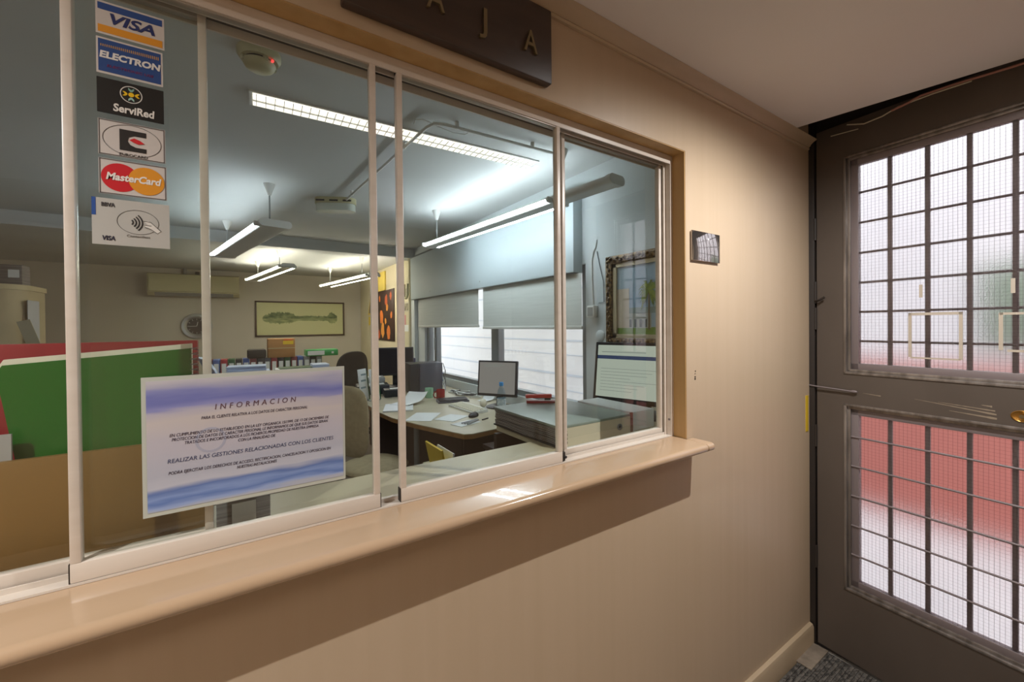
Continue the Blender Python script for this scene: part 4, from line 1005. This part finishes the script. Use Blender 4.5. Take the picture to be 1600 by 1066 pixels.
# facing angles: local -y is the screen normal
monitor('small monitor with a blank grey screen by the window, behind the water bottle', (1.90, 2.30, ZD + 0.0005), math.atan2(-0.80, 0.53) , 0.385, 0.318, 0.10, M['screen_grey'], lines=[(0.15, 0.6, 0.86, 0.875, 'screen_line'), (0.12, 0.7, 0.91, 0.925, 'screen_line')])
monitor('large monitor with a pale green page on screen, in front of the ornate picture', (1.605, 0.48, 1.0505), math.atan2(-0.957, 0.29), 0.50, 0.302, 0.06, M['screen_pale'], tilt=8,
        lines=[(0.0, 1.0, 0.73, 0.80, 'screen_bar'), (0.05, 0.55, 0.86, 0.875, 'screen_line'), (0.70, 0.95, 0.89, 0.905, 'screen_line'), (0.78, 0.92, 0.63, 0.655, 'screen_bar')] + [(0.05, 0.35 + 0.5 * RND.random(), 0.12 + 0.06 * k, 0.128 + 0.06 * k, 'screen_line') for k in range(8)])
monitor('dark switched-off monitor at the far end of the desk, under the flower poster', (1.56, 4.12, ZD + 0.0005), R(-12), 0.44, 0.34, 0.14, M['screen_off'])
pc = thing('computer_case', 'dark slate computer case on the desk with cables behind it', 'computer', (1.70, 3.56, ZD + 0.0005), R(-8))
MB().box((-0.13, 0, 0.165), (0.10, 0.30, 0.325), bevel=0.006).build('side_shell', M['dark_plastic'], pc)
MB().box((0.05, -0.02, 0.165), (0.258, 0.26, 0.33), bevel=0.008).build('case_shell', M['slate_plastic'], pc)
MB().box((0.05, -0.152, 0.165), (0.23, 0.004, 0.30), bevel=0.002).build('front_plate', mat('slate_front', '#54555f', 0.2), pc)
for z in (0.20, 0.12):
    MB().box((0.195, -0.04, z), (0.035, 0.02, 0.014), bevel=0.002).build('plug', M['blue_card'], pc)
for k in range(4):
    z0 = 0.30 - 0.06 * k
    MB().tube([(0.182, 0.0, z0), (0.22 + 0.02 * (k % 2), -0.02, z0 + 0.01), (0.245, -0.03, z0 - 0.08), (0.235 - 0.01 * k, -0.06, 0.08), (0.22, -0.12, 0.012)], 0.004).build('cable', M['white_plastic'] if k % 2 else M['dark_plastic'], pc)
nb = MB().box((1.80, 4.30, ZD + 0.17), (0.05, 0.3, 0.33)); 
tag(nb.build('blue_binder', mat('navy_binder', '#33365a', 0.4)), 'navy blue binder standing beside the dark far monitor', 'binder')

# small electronics heap at the far desk
for (x, y, z, s, mm, nm, lb) in ((1.20, 3.80, 0, (0.34, 0.26, 0.10), 'dark_plastic', 'desk_phone', 'black desk telephone left of the computer case'), (1.22, 3.92, 0.1075, (0.28, 0.2, 0.06), 'grey_plastic', 'paper_tray', 'grey letter tray stacked on the black telephone'), (1.33, 3.47, 0, (0.20, 0.16, 0.08), 'dark_plastic', 'card_reader', 'black card reader on the desk before the telephone')):
    t = thing(nm, lb, nm.split('_')[-1], (x, y, ZD + 0.0005 + z), R(-10))
    MB().box((0, 0, s[2] / 2), s, bevel=0.012).build('shell', M[mm], t)
    MB().box((0.02, -0.02, s[2] + 0.003), (s[0] * 0.6, s[1] * 0.5, 0.007), bevel=0.002).build('top_plate', M['white_plastic'], t)
for (x, y, lb) in ((0.862, 3.24, 'white document holder standing left of its twin behind the beige chair'), (0.955, 3.19, 'white document holder standing right of its twin behind the beige chair')):
    t = thing('document_holder', lb, 'holder', (x + 0.14, y + 0.14, ZD + 0.0005), R(8), group='document holders on the desk')
    MB().box((0, 0, 0.16), (0.083, 0.012, 0.31), rot=Matrix.Rotation(R(-6), 3, 'Y'), bevel=0.002).build('holder_card', M['paper'], t)
    for z in (0.20, 0.26, 0.13):
        MB().box((0, -0.0068, z), (0.05, 0.001, 0.018), rot=Matrix.Rotation(R(-6), 3, 'Y')).build('printed_line', mat('grey_blue_print', '#7d9196', 0.6), t)
    MB().box((0.048, 0.004, 0.15), (0.012, 0.02, 0.29), rot=Matrix.Rotation(R(-6), 3, 'Y')).build('holder_edge', M['green_dark'], t)
    MB().box((0.0, 0.0, 0.004), (0.11, 0.06, 0.008)).build('holder_foot', M['grey_plastic'], t)

# papers on the desk
def paper(label, x, y, rz, Lx, Ly, z=0.0, m_='paper', curl=0.0, name='paper_sheet', th=0.002, nm_cat='paper'):
    t = MB().sheet(8, 8, lambda u, v: ((u - .5) * Lx, (v - .5) * Ly, th + curl * (max(0, u - .45) ** 2 + 0.4 * max(0, .35 - v) ** 2)), th * 0.9)
    o = t.build(name, M[m_], None, loc=(x, y, ZD + 0.0005 + z)); o.rotation_euler = (0, 0, rz)
    return tag(o, label, nm_cat, 'loose papers on the desk')
paper('white paper pile at the left desk edge beside the counter post', 1.17, 2.80, R(70), 0.33, 0.25, th=0.012)
paper('white papers curling up before the computer case', 1.32, 2.95, R(35), 0.30, 0.22, z=0.012, curl=0.25)
paper('white sheet at the desk edge in front of the keyboard', 1.22, 2.33, R(52), 0.30, 0.21)
paper('white sheet lying half under the sheet at the desk edge', 1.39, 2.16, R(30), 0.22, 0.18, z=0.0)
paper('crumpled white papers between keyboard and window', 2.0, 2.66, R(20), 0.13, 0.14, curl=0.25)
paper('small white sheet under the pens', 1.40, 1.93, R(15), 0.20, 0.12)
pn_ = thing('pen_bundle', 'grey pens lying on a small sheet near the desk corner', 'pens', (1.44, 1.92, ZD + 0.0045), R(20))
for k, (yy, a) in enumerate(((0.0, 5), (0.018, -4), (-0.018, 12))):
    MB().cyl((-0.08 * math.cos(R(a)), yy - 0.08 * math.sin(R(a)), 0.006), (0.08 * math.cos(R(a)), yy + 0.08 * math.sin(R(a)), 0.006), 0.0055, seg=10).build('pen', M['grey_plastic' if k != 1 else 'wire'], pn_)
pe = MB().cyl((1.545, 1.94, ZD + 0.006), (1.61, 1.965, ZD + 0.006), 0.005, seg=8); tag(pe.build('black_pen', M['dark_plastic']), 'short black pen alone on the desk near the mouse', 'pen')

# keyboards and mouse
def keyboard(label, x, y, rz, mk, mb_, L=0.44, D=0.15):
    t = thing('keyboard', label, 'keyboard', (x, y, ZD + 0.0005), rz)
    MB().prism([(-D / 2, 0), (D / 2, 0), (D / 2, 0.026), (-D / 2, 0.014)], XP, -L / 2, L / 2).build('keyboard_base', M[mb_], t)
    ks = MB()
    for r_ in range(5):
        yy = -D / 2 + 0.022 + r_ * 0.0235; zz = 0.014 + 0.012 * (yy + D / 2) / D
        for c_ in range(19):
            if r_ == 0 and 4 <= c_ <= 8: continue
            ks.box((-L / 2 + 0.022 + c_ * (L - 0.044) / 18, yy, zz + 0.004), (0.0175, 0.0185, 0.008), bevel=0.001, seg=1)
        if r_ == 0: ks.box((-L / 2 + 0.022 + 6 * (L - 0.044) / 18, yy, zz + 0.004), (0.10, 0.0185, 0.008))
    ks.build('keys', M[mk], t)
    return t
keyboard('pale beige keyboard in front of the small monitor', 1.655, 2.40, R(-88), 'cream_page', 'white_plastic')
keyboard('dark keyboard behind the pale one, below the mugs', 1.70, 2.80, R(-12), 'dark_plastic', 'slate_plastic', L=0.30, D=0.12)
ms = thing('computer_mouse', 'black computer mouse in front of the pale keyboard', 'mouse', (1.555, 2.10, ZD + 0.0005), R(-60))
MB().lathe([(0.031, 0), (0.034, 0.006), (0.032, 0.018), (0.022, 0.030), (0.008, 0.0345), (0.0001, 0.035)], seg=24).build('mouse_shell', M['dark_plastic'], ms).scale = (1, 1.7, 1)
MB().box((0, 0.02, 0.0325), (0.004, 0.016, 0.008), bevel=0.001).build('scroll_wheel', M['grey_plastic'], ms)
tg = thing('cable_tangle', 'dark and pale cables tangled on the desk at the window sill', 'cables', (1.97, 3.08, ZD))
for k in range(5):
    rr2 = random.Random(20 + k)
    MB().tube([(0.09 * math.cos(1.3 * i + k) * rr2.uniform(.5, 1), 0.30 * math.sin(0.9 * i + k) * rr2.uniform(.5, 1), 0.006 + 0.012 * (i % 3)) for i in range(9)], 0.005).build('cable', M['dark_plastic' if k % 2 else 'white_plastic'], tg)
# mugs
def mug(label, x, y, m_, r=0.042, h=0.10, a=0.0):
    t = thing('mug', label, 'mug', (x, y, ZD + 0.0005), a)
    MB().lathe([(0.0001, 0), (r * 0.9, 0), (r, 0.006), (r, h), (r * 0.92, h), (r * 0.9, 0.012), (0.0001, 0.011)], seg=26).build('cup', m_, t)
    MB().tube([(r * 0.95, 0, h * 0.8), (r + 0.02, 0, h * 0.78), (r + 0.03, 0, h * 0.5), (r + 0.02, 0, h * 0.22), (r * 0.95, 0, h * 0.2)], 0.006).build('handle', m_, t)
mug('red mug on the desk right of the green mug', 1.655, 2.985, mat('red_glaze', '#9c2a2e', 0.2), a=R(170))
mug('pale green mug on the desk left of the red mug', 1.60, 3.15, mat('pale_green_glaze', '#8fc0a2', 0.25), a=R(100))
# water bottle
wb = thing('water_bottle', 'clear water bottle with a blue cap in front of the small monitor', 'bottle', (1.735, 1.985, ZD + 0.0005))
wb.location = (1.79, 2.05, ZD + 0.0005); wb.scale = (1.1, 1.1, 1.14)
prf = [(0.0001, 0.004), (0.026, 0.0), (0.033, 0.008), (0.034, 0.05), (0.032, 0.056), (0.034, 0.062), (0.034, 0.12), (0.032, 0.126), (0.033, 0.14), (0.026, 0.175), (0.014, 0.196), (0.0125, 0.21), (0.0001, 0.211)]
MB().lathe(prf, seg=28).build('bottle_body', M['bottle'], wb)
MB().lathe([(0.0345, 0.066), (0.0347, 0.066), (0.0347, 0.116), (0.0345, 0.116)], seg=28, ring=True).build('bottle_label', mat('pale_blue_label', '#9fb6c4', 0.4, color2='#d3dde0', scale=(60, 60, 60)), wb)
MB().lathe([(0.0001, 0.205), (0.0165, 0.205), (0.0165, 0.228), (0.014, 0.232), (0.0001, 0.233)], seg=24).build('cap', mat('blue_cap', '#2f86c4', 0.35), wb)
wc = thing('webcam', 'small white round webcam beside the small monitor', 'webcam', (1.775, 2.33, ZD + 0.0005), R(-25))
MB().lathe([(0.0001, 0), (0.03, 0), (0.028, 0.008), (0.008, 0.014), (0.0001, 0.014)], seg=20).build('webcam_foot', M['white_plastic'], wc)
MB().sphere((0, 0, 0.05), 0.040, (0.8, 0.8, 0.95), seg=18).build('webcam_ball', M['cream_page'], wc)
# slate card holder, dark box
cdh = thing('card_stand', 'small slate card stand beside the foot of the water bottle', 'stand', (1.80, 1.90, ZD + 0.0005), R(-35))
MB().box((0, 0, 0.052), (0.075, 0.008, 0.10), rot=Matrix.Rotation(R(-8), 3, 'X')).build('card', M['slate_plastic'], cdh)
MB().box((0, 0.0, 0.004), (0.08, 0.04, 0.008)).build('foot', M['grey_plastic'], cdh)
dbx = thing('stamp_box', 'small black box on the desk corner behind the box file', 'box', (1.70, 1.775, ZD + 0.0005), R(-20))
MB().box((0, 0, 0.03), (0.12, 0.07, 0.058), bevel=0.003).build('box_body', M['dark_plastic'], dbx)
MB().box((0, 0, 0.0645), (0.122, 0.072, 0.010), bevel=0.002).build('box_lid', M['black_card'], dbx)
# red stapler lying on the box file
rd = thing('stapler', 'red stapler lying on the back edge of the wide box file', 'stapler', (1.19, 0.725, 1.1328), R(-32))
MB().prism([(-0.07, 0.0), (0.065, 0.0), (0.075, 0.004), (0.075, 0.008), (-0.07, 0.012)], lambda u, v, t: (u, t, v), -0.018, 0.018).build('base_plate', M['red'], rd)
MB().box((-0.012, 0, 0.031), (0.125, 0.024, 0.018), bevel=0.004).build('top_arm', mat('bright_red_plastic', '#c03a36', 0.35), rd)
MB().box((0.03, 0, 0.017), (0.03, 0.02, 0.010), bevel=0.002).build('anvil', M['dark_plastic'], rd)

# beige office chair
oc = thing('office_chair', 'beige fabric office chair drawn up to the desk behind the notice', 'chair', (0.80, 2.30, 0), R(27))
def cushion(mb, c, sx_, sy_, sz_, power=2.6, axis=2, nu=26, nv=12, curve=0.0):
    g = []
    for i in range(nv + 1):
        b = -math.pi / 2 + math.pi * i / nv; row = []
        for k in range(nu):
            a = 2 * math.pi * k / nu
            ca, sa, cb_, sb_ = math.cos(a), math.sin(a), math.cos(b), math.sin(b)
            f = lambda q, p: math.copysign(abs(q) ** (2 / p), q)
            x, y, z = f(ca, power) * f(cb_, 2.2) * sx_, f(sa, power) * f(cb_, 2.2) * sy_, f(sb_, 2.2) * sz_
            if axis == 0: x, y, z = z + curve * y * y, x, y
            row.append(mb.bm.verts.new((c[0] + x, c[1] + y, c[2] + z)))
        g.append(row)
    for i in range(nv):
        for k in range(nu):
            q = (g[i][k], g[i][(k + 1) % nu], g[i + 1][(k + 1) % nu], g[i + 1][k])
            try: mb.bm.faces.new(q)
            except ValueError: pass
    bmesh.ops.remove_doubles(mb.bm, verts=mb.bm.verts, dist=1e-5)
    return mb
cushion(MB(), (0.02, 0, 0.46), 0.235, 0.235, 0.045).build('seat', M['beige_fabric'], oc)
cushion(MB(), (-0.235, 0, 0.84), 0.235, 0.25, 0.042, power=3.0, axis=0, curve=0.5).build('backrest', M['beige_fabric'], oc)
MB().tube([(-0.05, 0, 0.41), (-0.24, 0, 0.41), (-0.29, 0, 0.46), (-0.30, 0, 0.60), (-0.285, 0, 0.78)], 0.018).build('back_bracket', M['dark_plastic'], oc)
MB().cyl((0, 0, 0.09), (0, 0, 0.41), 0.028).build('column', M['dark_plastic'], oc)
for k in range(5):
    a = R(72 * k + 10); L = 0.29
    lgm = MB().tube([(0.02 * math.cos(a), 0.02 * math.sin(a), 0.10), (L * math.cos(a), L * math.sin(a), 0.065)], 0.018)
    lgo = lgm.build('leg', M['dark_plastic'], oc)
    MB().cyl((L * math.cos(a) - 0.012 * math.sin(a), L * math.sin(a) + 0.012 * math.cos(a), 0.025), (L * math.cos(a) + 0.012 * math.sin(a), L * math.sin(a) - 0.012 * math.cos(a), 0.025), 0.025, seg=16).build('caster', M['dark_plastic'], lgo)
for s_ in (-1, 1):
    MB().tube([(-0.10, s_ * 0.2, 0.44), (-0.12, s_ * 0.262, 0.46), (-0.12, s_ * 0.27, 0.60), (-0.1, s_ * 0.27, 0.655), (0.12, s_ * 0.27, 0.655)], 0.013).build('armrest', M['dark_plastic'], oc) if False else None
# black chair far behind
bc = thing('task_chair', 'black office chair far back beside the dark switched-off monitor', 'chair', (1.40, 5.10, 0), R(-70))
cushion(MB(), (0.02, 0, 0.50), 0.24, 0.24, 0.045).build('seat', M['black_fabric'], bc)
cushion(MB(), (-0.24, 0, 0.90), 0.25, 0.26, 0.05, power=2.6, axis=0, curve=0.8).build('backrest', M['black_fabric'], bc)
MB().tube([(-0.05, 0, 0.45), (-0.26, 0, 0.45), (-0.31, 0, 0.55), (-0.30, 0, 0.85)], 0.02).build('back_bracket', M['dark_plastic'], bc)
MB().cyl((0, 0, 0.07), (0, 0, 0.46), 0.028).build('column', M['dark_plastic'], bc)
for k in range(5):
    a = R(72 * k); MB().tube([(0.02 * math.cos(a), 0.02 * math.sin(a), 0.09), (0.29 * math.cos(a), 0.29 * math.sin(a), 0.02)], 0.019).build('leg', M['dark_plastic'], bc)

# back office desk with files
bd = thing('back_desk', 'long back desk carrying rows of files before the back wall', 'desk', (0.35, 5.9, 0))
MB().box((0, 0, 0.755), (1.9, 0.75, 0.03), bevel=0.003).build('desk_top', M['desk'], bd)
MB().box((0, -0.30, 0.38), (1.8, 0.02, 0.70)).build('modesty_panel', M['desk_dark'], bd)
for x in (-0.92, 0.92):
    MB().box((x, 0, 0.37), (0.03, 0.7, 0.739)).build('side_panel', M['desk_dark'], bd)
ZB = 0.7705
fcols = ['maroon', 'blue_card', 'red', 'green_dark', 'black_card', 'blue_card', 'maroon', 'black_card', 'slate_plastic', 'red', 'black_card', 'green_dark', 'maroon', 'blue_card', 'grey_plastic', 'black_card', 'grey_plastic']
cname = {'maroon': 'maroon', 'blue_card': 'blue', 'red': 'red', 'green_dark': 'dark green', 'black_card': 'black', 'slate_plastic': 'slate', 'grey_plastic': 'grey'}
ords = ['leftmost', 'second from left', 'third from left', 'fourth from left', 'fifth from left', 'sixth from left', 'seventh from left', 'eighth from left', 'ninth from left', 'tenth from left', 'eleventh from left', 'twelfth from left', 'fifth from the right', 'fourth from the right', 'third from the right', 'second from the right', 'rightmost']
for k, c in enumerate(fcols):
    x = -0.36 + k * 0.0815
    t = thing('lever_file', '%s lever arch file, %s in the row on the back desk' % (cname[c], ords[k]), 'file', (x, 5.86, ZB), group='files standing on the back desk')
    MB().box((0, 0, 0.16), (0.074, 0.28, 0.318), bevel=0.003).build('file_case', M[c], t)
    MB().box((0, -0.1408, 0.20), (0.05, 0.002, 0.14)).build('spine_label', M['paper'], t)
    r_ = MB().lathe([(0.006, 0), (0.012, 0), (0.012, 0.002), (0.006, 0.002)], seg=16, ring=True).build('finger_ring', M['wire'], t); r_.rotation_euler = (math.pi / 2, 0, 0); r_.location = (0, -0.1402, 0.06)
cbx = thing('cardboard_box', 'brown cardboard box with a yellow label on top of the back files', 'box', (0.465, 5.84, ZB + 0.3195))
MB().box((0, 0, 0.13), (0.33, 0.27, 0.26), bevel=0.003).build('carton', M['cardboard'], cbx)
MB().box((0.08, -0.1365, 0.205), (0.13, 0.003, 0.05)).build('yellow_label', M['yellow'], cbx)
MB().box((0.08, -0.1365, 0.243), (0.11, 0.003, 0.022)).build('red_label', M['orange'], cbx)
MB().box((0, -0.1358, 0.13), (0.328, 0.001, 0.008)).build('tape_line', M['cream_plastic'], cbx)
gb = thing('flat_binder', 'green lever arch file with a white label lying flat on the back files', 'file', (0.95, 5.80, ZB + 0.3195))
MB().box((0.03, 0, 0.045), (0.42, 0.29, 0.088), bevel=0.004).build('file_case', mat('bright_green_file', '#2f8f4a', 0.4), gb)
MB().box((-0.055, -0.1458, 0.045), (0.22, 0.002, 0.06)).build('spine_label', M['paper'], gb)
MB().box((0.165, -0.1462, 0.045), (0.03, 0.002, 0.03)).build('label_tab', M['white_plastic'], gb)
dg_ = MB().box((0.17, 5.82, ZB + 0.3195 + 0.06), (0.22, 0.24, 0.12), bevel=0.02); tag(dg_.build('black_bag', M['black_fabric']), 'black bag lying on the back files left of the cardboard box', 'bag')
# nearer paper desk
pd = thing('paper_desk', 'desk heaped with blue and white paper piles in the middle of the office', 'desk', (0.25, 4.55, 0))
MB().box((0, 0, 0.755), (1.3, 0.7, 0.03), bevel=0.003).build('desk_top', M['desk'], pd)
MB().box((0, -0.30, 0.38), (1.24, 0.02, 0.70)).build('modesty_panel', M['desk_dark'], pd)
for x in (-0.62, 0.62):
    MB().box((x, 0, 0.37), (0.03, 0.66, 0.739)).build('side_panel', M['desk_dark'], pd)
def pile(label, x, y, n, Lx, Ly, dz, m_, jit=0.02, name='paper_pile', top=None):
    t = thing(name, label, 'papers', (x, y, ZB)); mb = MB()
    for k in range(n):
        mb.box((RND.uniform(-jit, jit), RND.uniform(-jit, jit), dz * (k + .5)), (Lx, Ly, dz * 0.94), rz=RND.uniform(-.06, .06))
    mb.build('sheets', M[m_], t)
    if top: MB().box((0.01, 0.0, dz * n + 0.004), (Lx * .94, Ly * .92, 0.007), rz=0.05).build('top_folder', M[top], t)
    return t
pile('tall pile of bluish papers on the paper desk behind the notice', 0.06, 4.55, 22, 0.36, 0.27, 0.0145, 'paper_blue')
pile('wide pile of white papers topped by a green folder on the paper desk', 0.50, 4.50, 20, 0.35, 0.28, 0.0135, 'paper', top='green_dark')
pile('blue-grey pile under loose white sheets at the right of the paper desk', 0.80, 4.66, 18, 0.18, 0.28, 0.016, 'paper_blue', jit=0.012)
fan = MB()
lbp = thing('fanned_papers', 'bluish papers fanned over like a breaking wave at the left of the paper desk', 'papers', (-0.28, 4.52, ZB))
for k in range(10):
    fan.sheet(10, 2, lambda u, v, k=k: (0.17 * u - 0.10 + 0.004 * k, (v - .5) * 0.25 + 0.006 * k, 0.43 - 0.010 * k - 0.20 * u * u - 0.006 * k * u), 0.0025)
fan.build('sheets', M['paper_blue'], lbp)
MB().box((-0.02, 0, 0.117), (0.20, 0.26, 0.232), bevel=0.004).build('pile_base', M['paper_blue'], lbp)

# under and before the desk
yf_ = thing('yellow_folder', 'yellow folder bag leaning below the desk edge', 'folder', (1.07, 1.62, 0.0))
MB().box((0, 0, 0.30), (0.16, 0.30, 0.60), bevel=0.01).build('paper_bin', M['cream_plastic'], yf_)
MB().box((-0.05, -0.02, 0.67), (0.012, 0.26, 0.16), rot=Matrix.Rotation(R(-12), 3, 'Y')).build('folder_leaf', M['yellow'], yf_)
MB().box((0.0, -0.02, 0.65), (0.010, 0.25, 0.13), rot=Matrix.Rotation(R(14), 3, 'Y')).build('paper_leaf', M['paper'], yf_)
pr_ = thing('desk_printer', 'grey and black printer with a light sheet in its tray beside the box file', 'printer', (1.60, 1.25, 0.7055), R(-8))
MB().box((0, 0, 0.05), (0.44, 0.36, 0.10), bevel=0.02).build('printer_body', M['dark_plastic'], pr_)
MB().prism([(-0.16, 0.0), (-0.16, 0.04), (-0.10, 0.115), (0.02, 0.135), (0.14, 0.115), (0.15, 0.10), (0.02, 0.118), (-0.09, 0.10)], XP, -0.20, 0.20).build('curved_lid', M['slate_plastic'], pr_)
MB().sheet(6, 6, lambda u, v: (-0.15 + 0.26 * u, -0.16 + 0.24 * v, 0.140 + 0.01 * math.sin(3 * v)), 0.001).build('tray_sheet', M['paper'], pr_)

# ================================================================== STREET
struct('ground_street', MB().span((2.401, -9, -0.25), (4.70, 12, -0.15)), M['pavement'])
fc = MB(); fc.span((4.70, -9, -0.15), (5.0, 12, 4.3)); struct('wall_street', fc, M['facade'])
struct('trim_street', MB().span((4.66, -9, -0.15), (4.70, 1.0, 1.16)), M['facade_red'])
struct('facade_near', MB().span((2.30, 0.1, 2.7), (2.42, 12, 3.4)), M['facade'])
wn = empty('window_3', (4.70, -0.85, 1.6)); wn['kind'] = 'structure'
MB().span((-0.03, -0.66, -0.31), (-0.001, 0.66, 0.33), bevel=0.004).build('shutter_leaf', M['shutter_green'], wn)
gr = MB()
for z, h in ((0.02, 0.05), (0.36, 0.02), (0.62, 0.04), (0.98, 0.015), (1.22, 0.03), (1.50, 0.012), (1.62, 0.02), (2.1, 0.03)):
    gr.span((4.694, 1.02, z), (4.70 - 0.0002, 12, z + h))
struct('trim_9', gr, mat('facade_groove', '#c2c6d2', 0.8))
